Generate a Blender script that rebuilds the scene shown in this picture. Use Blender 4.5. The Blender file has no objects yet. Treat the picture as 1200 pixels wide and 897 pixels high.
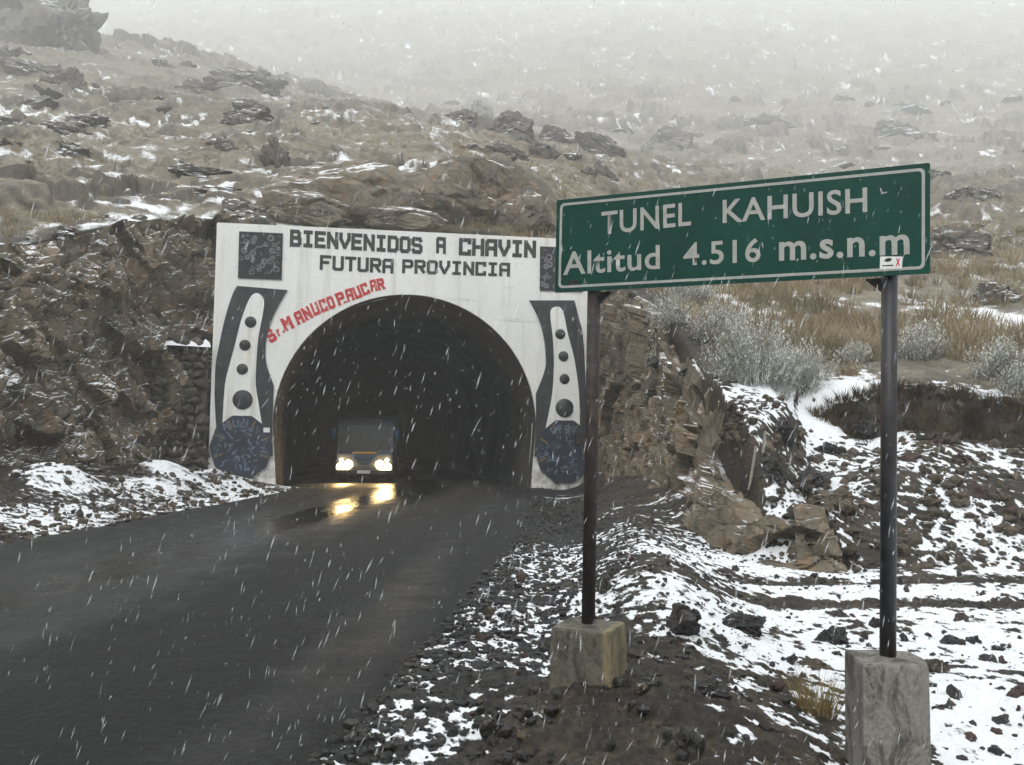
import bpy, bmesh, math, random
import numpy as np
from mathutils import Vector, Matrix, Euler

# ------------------------------------------------------------------ camera, sky, sun, exposure
random.seed(7)
RNG = np.random.default_rng(7)
SC = bpy.context.scene
COL = SC.collection
EYE = 1.65
F = 1082.0                      # focal length in photo pixels (photo 1200 x 897)
PITCH = math.atan((518 - 448.5) / F)
ROLL = math.radians(0.5)
cam_d = bpy.data.cameras.new('camera')
cam = bpy.data.objects.new('camera', cam_d); COL.objects.link(cam)
cam_d.sensor_fit = 'HORIZONTAL'; cam_d.sensor_width = 36.0
cam_d.lens = F / 1200 * 36.0
cam_d.clip_start = 0.05; cam_d.clip_end = 6000
cam_m = Matrix.Rotation(math.pi / 2 + PITCH, 3, 'X') @ Matrix.Rotation(ROLL, 3, 'Z')
cam.matrix_world = Matrix.Translation((0, 0, EYE)) @ cam_m.to_4x4()
SC.camera = cam

SUN_EL, SUN_AZ = math.radians(46), math.radians(200)
world = bpy.data.worlds.new('World'); SC.world = world; world.use_nodes = True
wn = world.node_tree.nodes; wl = world.node_tree.links; wn.clear()
sky = wn.new('ShaderNodeTexSky'); sky.sky_type = 'NISHITA'; sky.sun_disc = False
sky.sun_elevation = SUN_EL; sky.sun_rotation = SUN_AZ
sky.altitude = 4500; sky.dust_density = 5.0; sky.ozone_density = 1.0
hs = wn.new('ShaderNodeHueSaturation'); hs.inputs['Saturation'].default_value = 0.0
bg = wn.new('ShaderNodeBackground'); bg.inputs['Strength'].default_value = 0.15
wo = wn.new('ShaderNodeOutputWorld')
tint = wn.new('ShaderNodeMix'); tint.data_type = 'RGBA'; tint.blend_type = 'MULTIPLY'; tint.inputs[0].default_value = 1.0; tint.inputs[7].default_value = (0.955, 1.0, 1.03, 1)   # overcast grey
wl.new(sky.outputs[0], hs.inputs['Color']); wl.new(hs.outputs[0], tint.inputs[6]); wl.new(tint.outputs[2], bg.inputs['Color']); wl.new(bg.outputs[0], wo.inputs['Surface'])

sun_d = bpy.data.lights.new('sun', 'SUN'); sun_d.energy = 1.5; sun_d.angle = math.radians(40); sun_d.color = (1.0, 0.995, 0.985)
sun = bpy.data.objects.new('sun', sun_d); COL.objects.link(sun)
sd = Vector((math.sin(SUN_AZ) * math.cos(SUN_EL), math.cos(SUN_AZ) * math.cos(SUN_EL), math.sin(SUN_EL)))
sun.rotation_euler = sd.to_track_quat('Z', 'Y').to_euler()

SC.view_settings.view_transform = 'Standard'; SC.view_settings.look = 'None'
SC.view_settings.gamma = 1.0; SC.view_settings.use_curve_mapping = False
SC.view_settings.exposure = 1.94
SC.render.engine = 'CYCLES'
SC.cycles.use_denoising = True
SC.cycles.max_bounces = 8; SC.cycles.diffuse_bounces = 3; SC.cycles.volume_bounces = 4
SC.cycles.sample_clamp_indirect = 4.0
HAZE = 0.00185

# ------------------------------------------------------------------ helpers
def ray(px, py):
    v = cam_m @ Vector(((px - 600) / F, -(py - 448.5) / F, -1.0))
    return v
def at(px, py, d):              # point on the pixel's ray, d metres forward
    v = ray(px, py); k = d / v.y
    return Vector((v.x * k, d, EYE + v.z * k))
def on_z(px, py, z=0.0):        # where the pixel's ray meets a level
    v = ray(px, py); k = (z - EYE) / v.z
    return Vector((v.x * k, v.y * k, z))

def h3(ix, iy, iz, seed):
    with np.errstate(over='ignore'):
        n = (ix.astype(np.uint32) * np.uint32(374761393) + iy.astype(np.uint32) * np.uint32(668265263)
             + iz.astype(np.uint32) * np.uint32(2147483647) + np.uint32((seed * 974711 + 13) & 0xffffffff))
        n = (n ^ (n >> np.uint32(13))) * np.uint32(1274126177)
        n = (n ^ (n >> np.uint32(16))) * np.uint32(2246822519)
        n = n ^ (n >> np.uint32(15))
    return n.astype(np.float64) / 4294967296.0
def vn2(x, y, seed=0):
    xi = np.floor(x); yi = np.floor(y); fx = x - xi; fy = y - yi
    ix = xi.astype(np.int64); iy = yi.astype(np.int64); z0 = np.zeros_like(ix)
    ux = fx * fx * fx * (fx * (fx * 6 - 15) + 10); uy = fy * fy * fy * (fy * (fy * 6 - 15) + 10)
    a = h3(ix, iy, z0, seed); b = h3(ix + 1, iy, z0, seed); c = h3(ix, iy + 1, z0, seed); d = h3(ix + 1, iy + 1, z0, seed)
    return (a + (b - a) * ux + (c - a) * uy + (a - b - c + d) * ux * uy) * 2 - 1
def fbm2(x, y, o, seed=0, g=0.5):
    s = 0; a = 1.0; t = 0
    c, n = math.cos(0.6), math.sin(0.6)
    for k in range(o):
        s = s + a * vn2(x, y, seed + k * 7); t += a; a *= g
        x, y = (x * c - y * n) * 2.03 + 17.1, (x * n + y * c) * 2.03 - 5.3
    return s / t
def vn3(p, seed=0):
    pi = np.floor(p); f = p - pi; i = pi.astype(np.int64); u = f * f * f * (f * (f * 6 - 15) + 10)
    r = 0
    for dx in (0, 1):
        for dy in (0, 1):
            for dz in (0, 1):
                w = (u[:, 0] if dx else 1 - u[:, 0]) * (u[:, 1] if dy else 1 - u[:, 1]) * (u[:, 2] if dz else 1 - u[:, 2])
                r = r + w * h3(i[:, 0] + dx, i[:, 1] + dy, i[:, 2] + dz, seed)
    return r * 2 - 1
def fbm3(p, o, seed=0, g=0.5):
    s = 0; a = 1.0; t = 0
    for k in range(o):
        s = s + a * vn3(p, seed + 11 * k); t += a; a *= g; p = p * 2.03 + 9.7
    return s / t
def blocks(p, seed=0):          # facetted blocks: a value and a tilt for the nearest jittered cell
    i0 = np.floor(p).astype(np.int64); best = np.full(len(p), 9.0); best2 = np.full(len(p), 9.0); val = np.zeros(len(p))
    for dx in (-1, 0, 1):
        for dy in (-1, 0, 1):
            for dz in (-1, 0, 1):
                c = i0 + np.array([dx, dy, dz])
                j = np.stack([h3(c[:, 0], c[:, 1], c[:, 2], seed + s) for s in (1, 2, 3)], 1)
                v = p - (c + j); d = np.einsum('ij,ij->i', v, v)
                t = np.stack([h3(c[:, 0], c[:, 1], c[:, 2], seed + s) for s in (4, 5, 6)], 1) - 0.5
                o = h3(c[:, 0], c[:, 1], c[:, 2], seed + 7) - 0.5 + np.einsum('ij,ij->i', v, t) * 1.6
                m = d < best
                best2 = np.where(m, best, np.minimum(best2, d)); best = np.where(m, d, best); val = np.where(m, o, val)
    return val, np.sqrt(best2) - np.sqrt(best)
def sstep(a, b, x):
    t = np.clip((x - a) / (b - a), 0, 1); return t * t * (3 - 2 * t)

def link(o, parent=None):
    COL.objects.link(o)
    if parent is not None: o.parent = parent
    return o
def mesh(name, verts, faces, mat=None, parent=None, smooth=False, loc=None):
    me = bpy.data.meshes.new(name)
    me.from_pydata([tuple(v) for v in verts], [], [tuple(f) for f in faces]); me.update()
    if smooth: me.polygons.foreach_set('use_smooth', [True] * len(me.polygons))
    if mat: me.materials.append(mat)
    o = bpy.data.objects.new(name, me)
    if loc is not None: o.location = loc
    return link(o, parent)
def mesh_np(name, V, Q, mat, smooth=True, parent=None):        # V (n,3), Q (m,3 or 4)
    me = bpy.data.meshes.new(name); k = Q.shape[1]
    me.vertices.add(len(V)); me.vertices.foreach_set('co', V.astype(np.float32).ravel())
    me.loops.add(Q.size); me.loops.foreach_set('vertex_index', Q.astype(np.int32).ravel())
    me.polygons.add(len(Q)); me.polygons.foreach_set('loop_start', np.arange(0, Q.size, k, dtype=np.int32))
    me.polygons.foreach_set('loop_total', np.full(len(Q), k, dtype=np.int32))
    me.polygons.foreach_set('use_smooth', np.full(len(Q), smooth))
    me.update(calc_edges=True); me.validate()
    if mat: me.materials.append(mat)
    return link(bpy.data.objects.new(name, me), parent)
def attr(o, name, vals):
    a = o.data.attributes.new(name, 'FLOAT', 'POINT'); a.data.foreach_set('value', np.asarray(vals, np.float32))
def bm_obj(name, bm, mat, parent=None, smooth=False, loc=None):
    me = bpy.data.meshes.new(name); bm.to_mesh(me); bm.free()
    if smooth: me.polygons.foreach_set('use_smooth', [True] * len(me.polygons))
    if mat: me.materials.append(mat)
    o = bpy.data.objects.new(name, me)
    if loc is not None: o.location = loc
    return link(o, parent)
def empty(name, loc=(0, 0, 0), rot=(0, 0, 0)):
    o = bpy.data.objects.new(name, None); o.location = loc; o.rotation_euler = rot; o.empty_display_size = 0.2
    return link(o)
def tag(o, label=None, cat=None, group=None, kind=None):
    if label: o['label'] = label
    if cat: o['category'] = cat
    if group: o['group'] = group
    if kind: o['kind'] = kind
    return o
def box(bm, x0, x1, y0, y1, z0, z1, M=None):
    vs = [bm.verts.new((x, y, z)) for x in (x0, x1) for y in (y0, y1) for z in (z0, z1)]
    for f in ((0, 1, 3, 2), (4, 6, 7, 5), (0, 4, 5, 1), (2, 3, 7, 6), (0, 2, 6, 4), (1, 5, 7, 3)):
        bm.faces.new([vs[i] for i in f])
    if M is not None: bmesh.ops.transform(bm, matrix=M, verts=vs)
    return vs
def bevel(bm, w, seg=2):
    bmesh.ops.recalc_face_normals(bm, faces=bm.faces[:])
    bmesh.ops.bevel(bm, geom=[e for e in bm.edges], offset=w, segments=seg, affect='EDGES', profile=0.6)
def prism(bm, pts, n0, n1, fr):  # polygon pts (u,v) in frame fr between depths n0 < n1 along the frame's normal
    a = [bm.verts.new(fr(u, v, n0)) for u, v in pts]; b = [bm.verts.new(fr(u, v, n1)) for u, v in pts]
    n = len(pts)
    f1 = bm.faces.new(a[::-1]); f2 = bm.faces.new(b)
    for i in range(n): bm.faces.new((a[i], a[(i + 1) % n], b[(i + 1) % n], b[i]))
    return f1, f2
def prism_obj(name, pts, n0, n1, fr, mat, parent=None, smooth=False):
    bm = bmesh.new(); prism(bm, pts, n0, n1, fr); bm.normal_update()
    bmesh.ops.triangulate(bm, faces=[f for f in bm.faces if len(f.verts) > 4], ngon_method='EAR_CLIP')
    bmesh.ops.recalc_face_normals(bm, faces=bm.faces[:])
    return bm_obj(name, bm, mat, parent)
def tube(bm, p0, p1, r, seg=14, r1=None):
    p0, p1 = Vector(p0), Vector(p1); r1 = r if r1 is None else r1
    d = (p1 - p0).normalized(); a = d.orthogonal().normalized(); b = d.cross(a)
    A = []; B = []
    for i in range(seg):
        t = 2 * math.pi * i / seg; o = a * math.cos(t) + b * math.sin(t)
        A.append(bm.verts.new(p0 + o * r)); B.append(bm.verts.new(p1 + o * r1))
    for i in range(seg): bm.faces.new((A[i], A[(i + 1) % seg], B[(i + 1) % seg], B[i]))
    bm.faces.new(A[::-1]); bm.faces.new(B)

# ------------------------------------------------------------------ materials
class NT:
    def __init__(s, name):
        s.m = bpy.data.materials.new(name); s.m.use_nodes = True
        s.n = s.m.node_tree.nodes; s.l = s.m.node_tree.links; s.n.clear()
        s.out = s.n.new('ShaderNodeOutputMaterial'); s.b = s.n.new('ShaderNodeBsdfPrincipled')
        s.l.new(s.b.outputs[0], s.out.inputs['Surface'])
    def new(s, t, **k):
        n = s.n.new(t)
        for a, v in k.items(): setattr(n, a, v)
        return n
    def put(s, sock, v):
        if v is None: return
        if hasattr(v, 'is_output'): s.l.new(v, sock)
        else:
            if isinstance(v, tuple) and len(v) == 3 and sock.type == 'RGBA': v = (*v, 1)
            sock.default_value = v
    def coord(s, kind='Object', scale=None):
        c = s.new('ShaderNodeTexCoord').outputs[kind]
        if scale:
            m = s.new('ShaderNodeMapping'); s.l.new(c, m.inputs[0]); m.inputs['Scale'].default_value = scale; c = m.outputs[0]
        return c
    def noise(s, c, scale, detail=4, rough=0.55, dist=0.0):
        n = s.new('ShaderNodeTexNoise'); s.put(n.inputs['Vector'], c); n.inputs['Scale'].default_value = scale
        n.inputs['Detail'].default_value = detail; n.inputs['Roughness'].default_value = rough; n.inputs['Distortion'].default_value = dist
        return n.outputs['Fac']
    def voro(s, c, scale, feat='F1', out='Distance'):
        n = s.new('ShaderNodeTexVoronoi', feature=feat); s.put(n.inputs['Vector'], c); n.inputs['Scale'].default_value = scale
        return n.outputs[out]
    def mul(s, a, b, op='MULTIPLY', clamp=False):
        n = s.new('ShaderNodeMath', operation=op); n.use_clamp = clamp; s.put(n.inputs[0], a); s.put(n.inputs[1], b); return n.outputs[0]
    def rng(s, v, a, b, c=0.0, d=1.0, smooth=False):
        n = s.new('ShaderNodeMapRange'); n.interpolation_type = 'SMOOTHSTEP' if smooth else 'LINEAR'
        s.put(n.inputs[0], v)
        for i, x in enumerate((a, b, c, d)): s.put(n.inputs[i + 1], x)
        return n.outputs[0]
    def mix(s, f, a, b, mode='MIX'):
        n = s.new('ShaderNodeMix', data_type='RGBA', blend_type=mode); s.put(n.inputs[0], f); s.put(n.inputs[6], a); s.put(n.inputs[7], b)
        return n.outputs[2]
    def ramp(s, f, stops):
        n = s.new('ShaderNodeValToRGB'); s.put(n.inputs[0], f); e = n.color_ramp.elements
        while len(e) < len(stops): e.new(0.5)
        for i, (p, c) in enumerate(stops): e[i].position = p; e[i].color = (*c, 1)
        return n.outputs[0]
    def attr(s, name):
        return s.new('ShaderNodeAttribute', attribute_name=name).outputs['Fac']
    def normal_z(s):
        x = s.new('ShaderNodeSeparateXYZ'); s.l.new(s.new('ShaderNodeNewGeometry').outputs['Normal'], x.inputs[0]); return x.outputs[2]
    def bump(s, h, strength=0.5, dist=0.02, normal=None):
        n = s.new('ShaderNodeBump'); n.inputs['Strength'].default_value = strength; n.inputs['Distance'].default_value = dist
        s.put(n.inputs['Height'], h); s.put(n.inputs['Normal'], normal); return n.outputs[0]
    def set(s, **k):
        for a, v in k.items(): s.put(s.b.inputs[a.replace('_', ' ')], v)
        return s.m
SNOW = (0.80, 0.82, 0.84)

def rock_material(name, dark, mid, light, snow_at=0.75, snow_w=0.10, sc=1.0, attr_snow=False, rough=0.62):
    t = NT(name); c = t.coord('Generated' if False else 'Object')
    g = t.new('ShaderNodeNewGeometry').outputs['Position']
    big = t.noise(g, 0.45 * sc, 5, 0.6); fine = t.noise(g, 5.5 * sc, 6, 0.65, 0.4); mini = t.noise(g, 30 * sc, 3, 0.6)
    strat = t.noise(t.new('ShaderNodeMapping').outputs[0] if False else g, 1.6 * sc, 4, 0.7, 1.2)
    col = t.ramp(t.mul(t.mul(big, 0.65), t.mul(fine, 0.35), 'ADD'), [(0.30, dark), (0.50, mid), (0.70, light)])
    col = t.mix(t.rng(strat, 0.52, 0.68), col, t.mix(0.55, col, (light[0] * 1.15, light[1] * 0.85, light[2] * 0.6)))
    col = t.mix(t.rng(t.noise(g, 0.8 * sc, 3, 0.5), 0.54, 0.66, 0, 0.7), col, t.mix(0.6, col, (mid[0] * 0.55, mid[1] * 0.62, mid[2] * 0.75)))
    crack = t.rng(t.voro(g, 1.1 * sc, 'DISTANCE_TO_EDGE'), 0.0, 0.035, 0.55, 1.0)
    col = t.mix(1.0, col, crack, 'MULTIPLY')
    col = t.mix(t.rng(mini, 0.3, 0.7, 0.0, 0.35), col, dark)
    nz = t.normal_z()
    if attr_snow: nz = t.mul(t.mul(nz, 0.65), t.attr('snow'), 'ADD')
    sn = t.mul(nz, t.mul(t.mul(t.noise(g, 2.2 * sc, 4, 0.6), 0.5, 'SUBTRACT'), 0.55), 'ADD')
    sn = t.mul(sn, t.mul(t.mul(t.noise(g, 11 * sc, 3, 0.6), 0.5, 'SUBTRACT'), 0.22), 'ADD')
    m = t.rng(sn, snow_at, snow_at + snow_w)
    col = t.mix(m, col, SNOW)
    hb = t.mul(t.mul(fine, 0.8), t.mul(mini, 0.25), 'ADD')
    return t.set(Base_Color=col, Roughness=t.rng(m, 0, 1, rough, 0.9), Normal=t.bump(hb, 0.7, 0.12 / sc), Specular_IOR_Level=0.35)

M = {}
M['cliff'] = rock_material('cut_rock', (0.042, 0.036, 0.027), (0.172, 0.143, 0.098), (0.33, 0.268, 0.178), 0.60, 0.10, 1.0, True)
M['hill_rock'] = rock_material('hill_rock', (0.040, 0.038, 0.034), (0.115, 0.104, 0.086), (0.21, 0.183, 0.14), 0.74, 0.10, 0.7)
M['slab_rock'] = rock_material('slab_rock', (0.07, 0.061, 0.047), (0.20, 0.17, 0.127), (0.30, 0.25, 0.185), 0.80, 0.08, 0.7)
M['stone'] = rock_material('dark_stone', (0.007, 0.0068, 0.0068), (0.021, 0.0198, 0.0187), (0.06, 0.055, 0.05), 1.02, 0.10, 4.0, rough=0.45)
M['red_stone'] = rock_material('red_stone', (0.020, 0.011, 0.009), (0.052, 0.027, 0.020), (0.11, 0.065, 0.048), 1.05, 0.10, 4.0, rough=0.5)
M['tan_stone'] = rock_material('tan_stone', (0.022, 0.018, 0.013), (0.070, 0.055, 0.037), (0.15, 0.118, 0.078), 1.00, 0.10, 3.0)
M['wall_stone'] = rock_material('wall_stone', (0.035, 0.032, 0.026), (0.075, 0.066, 0.052), (0.13, 0.115, 0.085), 0.98, 0.10, 2.5)

def terrain_material():
    t = NT('terrain'); g = t.new('ShaderNodeNewGeometry').outputs['Position']
    f1 = t.noise(g, 0.6, 6, 0.62); f2 = t.noise(g, 4.5, 6, 0.65, 0.3); f3 = t.noise(g, 26, 4, 0.6)
    f0 = t.noise(g, 1.4, 8, 0.75, 0.5)
    v = t.mul(t.mul(t.mul(f1, 0.15), t.mul(f0, 0.35), 'ADD'), t.mul(t.mul(f2, 0.25), t.mul(f3, 0.25), 'ADD'), 'ADD')
    soil = t.ramp(v, [(0.40, (0.003, 0.0022, 0.0014)), (0.5, (0.022, 0.0153, 0.0087)), (0.60, (0.075, 0.056, 0.033))])
    grav = t.ramp(v, [(0.40, (0.002, 0.002, 0.002)), (0.5, (0.009, 0.0088, 0.0085)), (0.60, (0.036, 0.034, 0.031))])
    grs = t.ramp(v, [(0.38, (0.045, 0.039, 0.029)), (0.5, (0.165, 0.142, 0.100)), (0.62, (0.32, 0.277, 0.205))])
    rk = t.ramp(v, [(0.36, (0.03, 0.028, 0.027)), (0.62, (0.12, 0.11, 0.10))])
    far = t.rng(t.noise(g, 0.16, 6, 0.68, 0.6), 0.56, 0.63)
    grs = t.mix(t.mul(far, 0.6), grs, rk); grs = t.mix(t.attr('steep'), grs, soil)
    rv = t.mul(t.mul(f0, 0.5), t.mul(t.mul(f1, 0.25), t.mul(f2, 0.25), 'ADD'), 'ADD')
    rk2 = t.ramp(rv, [(0.36, (0.050, 0.044, 0.035)), (0.50, (0.150, 0.128, 0.092)), (0.64, (0.27, 0.225, 0.155))])
    rk2 = t.mix(t.mul(t.attr('steep'), 0.55), rk2, (0.040, 0.037, 0.034))  # steep rock darkened in its colour, painting a shadow side onto the ledges
    grs = t.mix(t.rng(t.mul(t.attr('rock'), t.mul(t.mul(f2, 0.5, 'SUBTRACT'), 0.8), 'ADD'), 0.30, 0.55), grs, rk2)
    col = t.mix(t.attr('gravel'), soil, grav); col = t.mix(t.attr('grass'), col, grs)
    s = t.attr('snow')
    e = t.mul(t.mul(t.mul(f3, 0.5, 'SUBTRACT'), 0.75), t.mul(t.mul(t.mul(f2, 0.5, 'SUBTRACT'), 0.6), t.mul(t.mul(f0, 0.5, 'SUBTRACT'), 0.45), 'ADD'), 'ADD')
    m = t.rng(t.mul(s, e, 'ADD'), 0.39, 0.66)
    col = t.mix(m, col, (0.75, 0.77, 0.79))
    return t.set(Base_Color=col, Roughness=t.rng(m, 0, 1, 0.6, 0.9), Specular_IOR_Level=0.3,
                 Normal=t.bump(t.mul(t.mul(f3, 0.6), t.mul(f2, 0.8), 'ADD'), 0.6, 0.05))
M['terrain'] = terrain_material()

def road_material():
    t = NT('wet_asphalt'); g = t.new('ShaderNodeNewGeometry').outputs['Position']
    mp = t.new('ShaderNodeMapping'); t.l.new(g, mp.inputs[0]); mp.inputs['Scale'].default_value = (1.0, 0.07, 1); mp.inputs['Rotation'].default_value = (0, 0, math.radians(3))
    band = t.noise(mp.outputs[0], 0.75, 3, 0.5)
    mid = t.noise(g, 1.3, 5, 0.6); ag = t.noise(g, 85, 3, 0.7); ag2 = t.voro(g, 60)
    pit = t.noise(g, 14, 4, 0.6)
    wet = t.mul(t.mul(t.attr('sheen'), t.mul(t.mul(band, 0.5, 'SUBTRACT'), 1.9), 'ADD'), t.mul(t.mul(mid, 0.5, 'SUBTRACT'), 0.7), 'ADD', True)
    col = t.mix(wet, (0.0085, 0.0083, 0.0083), (0.005, 0.0054, 0.0058))
    col = t.mix(t.rng(ag, 0.45, 0.75, 0.0, 0.6), col, (0.028, 0.028, 0.028))
    col = t.mix(t.rng(pit, 0.56, 0.72, 0.0, 0.6), col, (0.012, 0.011, 0.010))
    rgh = t.mul(t.rng(wet, 0, 1, 0.97, 0.11), t.mul(t.mul(pit, 0.5, 'SUBTRACT'), 0.35), 'ADD', True)
    h = t.mul(t.mul(ag2, 0.3), t.mul(pit, 0.9), 'ADD')
    rip = t.noise(t.coord('Object', (1.6, 3.2, 1)), 1.6, 3, 0.55)
    n1 = t.bump(rip, 0.06, 0.3)
    return t.set(Base_Color=col, Roughness=rgh, Normal=t.bump(h, t_bump if False else 0.5, 0.02, n1), Specular_IOR_Level=0.36)
M['road'] = road_material()

def simple(name, col, rough=0.6, metal=0.0, nscale=8, namt=0.25, bump=0.0, spec=0.4, streak=None):
    t = NT(name); c = t.coord('Object')
    n = t.noise(c, nscale, 5, 0.6)
    dk = tuple(x * (1 - namt) for x in col); lt = tuple(min(1, x * (1 + namt)) for x in col)
    k = t.mix(t.rng(n, 0.3, 0.7), dk, lt)
    if streak:
        s = t.noise(t.coord('Object', (6, 6, 0.35)), streak[0], 4, 0.6)
        k = t.mix(t.rng(s, streak[2], streak[2] + 0.15), k, streak[1])
    return t.set(Base_Color=k, Roughness=rough, Metallic=metal, Specular_IOR_Level=spec, Normal=t.bump(n, bump, 0.02) if bump else None)

def portal_white():
    t = NT('white_painted_concrete'); c = t.coord('Object')
    big = t.noise(c, 0.35, 4, 0.6); st = t.noise(t.coord('Object', (2.2, 2.2, 0.16)), 1.0, 5, 0.65)
    k = t.mix(t.rng(big, 0.35, 0.7), (0.74, 0.735, 0.70), (0.84, 0.835, 0.80))
    k = t.mix(t.rng(st, 0.52, 0.74, 0, 0.6), k, (0.42, 0.38, 0.31))
    k = t.mix(t.rng(t.noise(t.coord('Object', (0.3, 0.3, 3.0)), 1.4, 4, 0.6), 0.62, 0.7, 0, 0.5), k, (0.40, 0.38, 0.34))
    sp = t.new('ShaderNodeSeparateXYZ'); t.l.new(c, sp.inputs[0])
    low = t.mul(t.rng(sp.outputs[2], 0.2, 2.6, 1, 0), t.rng(t.noise(c, 2.2, 5, 0.7), 0.42, 0.62))
    k = t.mix(t.mul(low, 0.9), k, (0.20, 0.17, 0.13))
    rust = t.noise(t.coord('Object', (1.5, 1.5, 0.06)), 1.7, 2, 0.5)
    k = t.mix(t.rng(rust, 0.70, 0.76, 0, 0.4), k, (0.45, 0.28, 0.14))
    return t.set(Base_Color=k, Roughness=0.75, Normal=t.bump(t.noise(c, 14, 4, 0.6), 0.25, 0.02))
M['white'] = portal_white()
M['black'] = simple('black_wall_paint', (0.030, 0.031, 0.034), 0.55, nscale=2.5, namt=0.45, bump=0.2, streak=(1.0, (0.075, 0.075, 0.078), 0.6))
M['letter'] = simple('dark_letter_paint', (0.038, 0.037, 0.038), 0.6, nscale=6, namt=0.35)
M['red'] = simple('red_letter_paint', (0.50, 0.045, 0.045), 0.6, nscale=7, namt=0.25, streak=(3.0, (0.60, 0.30, 0.27), 0.64))
M['emblem'] = simple('dark_blue_paint', (0.022, 0.030, 0.045), 0.55, nscale=3, namt=0.5)
M['scribble'] = simple('pale_blue_brushwork', (0.11, 0.145, 0.20), 0.6, nscale=5, namt=0.5)
M['ochre'] = simple('ochre_paint', (0.22, 0.14, 0.05), 0.6)
M['carving'] = simple('carved_stone_grey', (0.14, 0.148, 0.16), 0.6, nscale=5, namt=0.45, bump=0.4)
M['carving_dark'] = simple('carved_stone_dark', (0.018, 0.018, 0.020), 0.6, nscale=5, namt=0.3)
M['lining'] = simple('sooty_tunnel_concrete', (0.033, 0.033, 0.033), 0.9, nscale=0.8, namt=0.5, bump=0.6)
M['sign_green'] = simple('sign_green', (0.0010, 0.046, 0.0325), 0.45, nscale=3, namt=0.16, spec=0.25)
M['sign_white'] = simple('sign_reflective_white', (0.36, 0.36, 0.33), 0.5, nscale=25, namt=0.14)
M['sticker'] = simple('sticker_white', (0.72, 0.72, 0.70), 0.4, namt=0.05)
M['sticker_black'] = simple('sticker_black', (0.02, 0.02, 0.02), 0.4)
M['sticker_red'] = simple('sticker_red', (0.5, 0.03, 0.05), 0.4)
M['pipe'] = simple('old_dark_pipe', (0.022, 0.021, 0.023), 0.42, nscale=9, namt=0.5, bump=0.15, streak=(2.0, (0.055, 0.035, 0.026), 0.55))
M['rust'] = simple('rusty_pipe', (0.028, 0.019, 0.016), 0.6, nscale=14, namt=0.6, bump=0.3, streak=(2.0, (0.02, 0.018, 0.018), 0.55))
M['stake'] = simple('weathered_wood', (0.26, 0.24, 0.21), 0.8, nscale=18, namt=0.3)
M['paper'] = simple('pink_paper', (0.55, 0.36, 0.36), 0.7, nscale=30, namt=0.3)

def concrete(name, base, stain, yellow=None):
    t = NT(name); c = t.coord('Object')
    g = t.noise(c, 38, 5, 0.7); b = t.noise(c, 5, 5, 0.6)
    k = t.mix(t.rng(g, 0.3, 0.7), tuple(x * 0.6 for x in base), tuple(x * 1.3 for x in base))
    st = t.noise(t.coord('Object', (4.5, 4.5, 1.9)), 1.7, 6, 0.8, 0.8)
    k = t.mix(t.rng(st, 0.47, 0.58, 0, 0.9), k, stain)
    if yellow:
        sp = t.new('ShaderNodeSeparateXYZ'); t.l.new(c, sp.inputs[0])
        k = t.mix(t.mul(t.rng(sp.outputs[0], yellow[0], yellow[0] + 0.02), t.rng(st, 0.36, 0.56, 1.0, 0.25)), k, yellow[1])
    k = t.mix(t.rng(b, 0.56, 0.7, 0, 0.6), k, tuple(x * 0.5 for x in stain))
    return t.set(Base_Color=k, Roughness=0.8, Normal=t.bump(t.mul(g, t.mul(b, 0.7), 'ADD'), 0.6, 0.012))
M['block_l'] = concrete('stained_block', (0.12, 0.108, 0.082), (0.032, 0.027, 0.020), (0.135, (0.25, 0.20, 0.10)))
M['block_r'] = concrete('grey_block', (0.20, 0.19, 0.165), (0.050, 0.042, 0.032))

def leaf(name, a, b, c, sc=0.7):
    t = NT(name); g = t.new('ShaderNodeNewGeometry').outputs['Position']
    k = t.ramp(t.mul(t.mul(t.noise(g, sc, 4, 0.6), 0.6), t.mul(t.noise(g, 22, 2, 0.5), 0.4), 'ADD'), [(0.36, a), (0.5, b), (0.64, c)])
    return t.set(Base_Color=k, Roughness=0.85, Specular_IOR_Level=0.15)
M['ichu'] = leaf('dry_ichu_grass', (0.13, 0.105, 0.062), (0.27, 0.215, 0.13), (0.42, 0.35, 0.235), 0.25)
M['roots'] = leaf('brown_root_grass', (0.022, 0.016, 0.009), (0.062, 0.045, 0.022), (0.125, 0.095, 0.05), 1.2)
M['tuft'] = leaf('golden_grass', (0.11, 0.08, 0.035), (0.23, 0.17, 0.07), (0.36, 0.29, 0.15), 6)
M['shrub'] = leaf('frosted_shrub', (0.30, 0.30, 0.255), (0.58, 0.585, 0.53), (0.80, 0.81, 0.77), 1.6)
M['shrub_wood'] = leaf('shrub_wood', (0.10, 0.09, 0.075), (0.17, 0.155, 0.13), (0.24, 0.22, 0.19), 3)
tf = NT('snow_flake'); M['flake'] = tf.set(Base_Color=(0.90, 0.92, 0.93), Roughness=0.9, Alpha=0.24)

# ------------------------------------------------------------------ the lie of the land
def x_left(y): return -7.95 + (y - 10) * 0.036
def x_right(y): return np.interp(y, [-20, 0, 4.7, 6.8, 14.6, 30, 60], [-2.6, -1.5, -1.02, -0.75, 0.0, 0.78, 1.0])
PL = on_z(243, 572); PR = on_z(693, 572)
PU = (PR - PL); PW = PU.length; PU.normalize()
PN = Vector((PU.y, -PU.x, 0)); PN.normalize()          # towards the viewer
def pp(px, py):                                          # pixel -> (u, v) on the portal's face
    v = ray(px, py); o = Vector((0, 0, EYE)); k = (PL - o).dot(PN) / v.dot(PN)
    q = o + v * k - PL
    return q.dot(PU), q.z
def pf(u, v, n): return PL + PU * u + Vector((0, 0, v)) + PN * n

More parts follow.
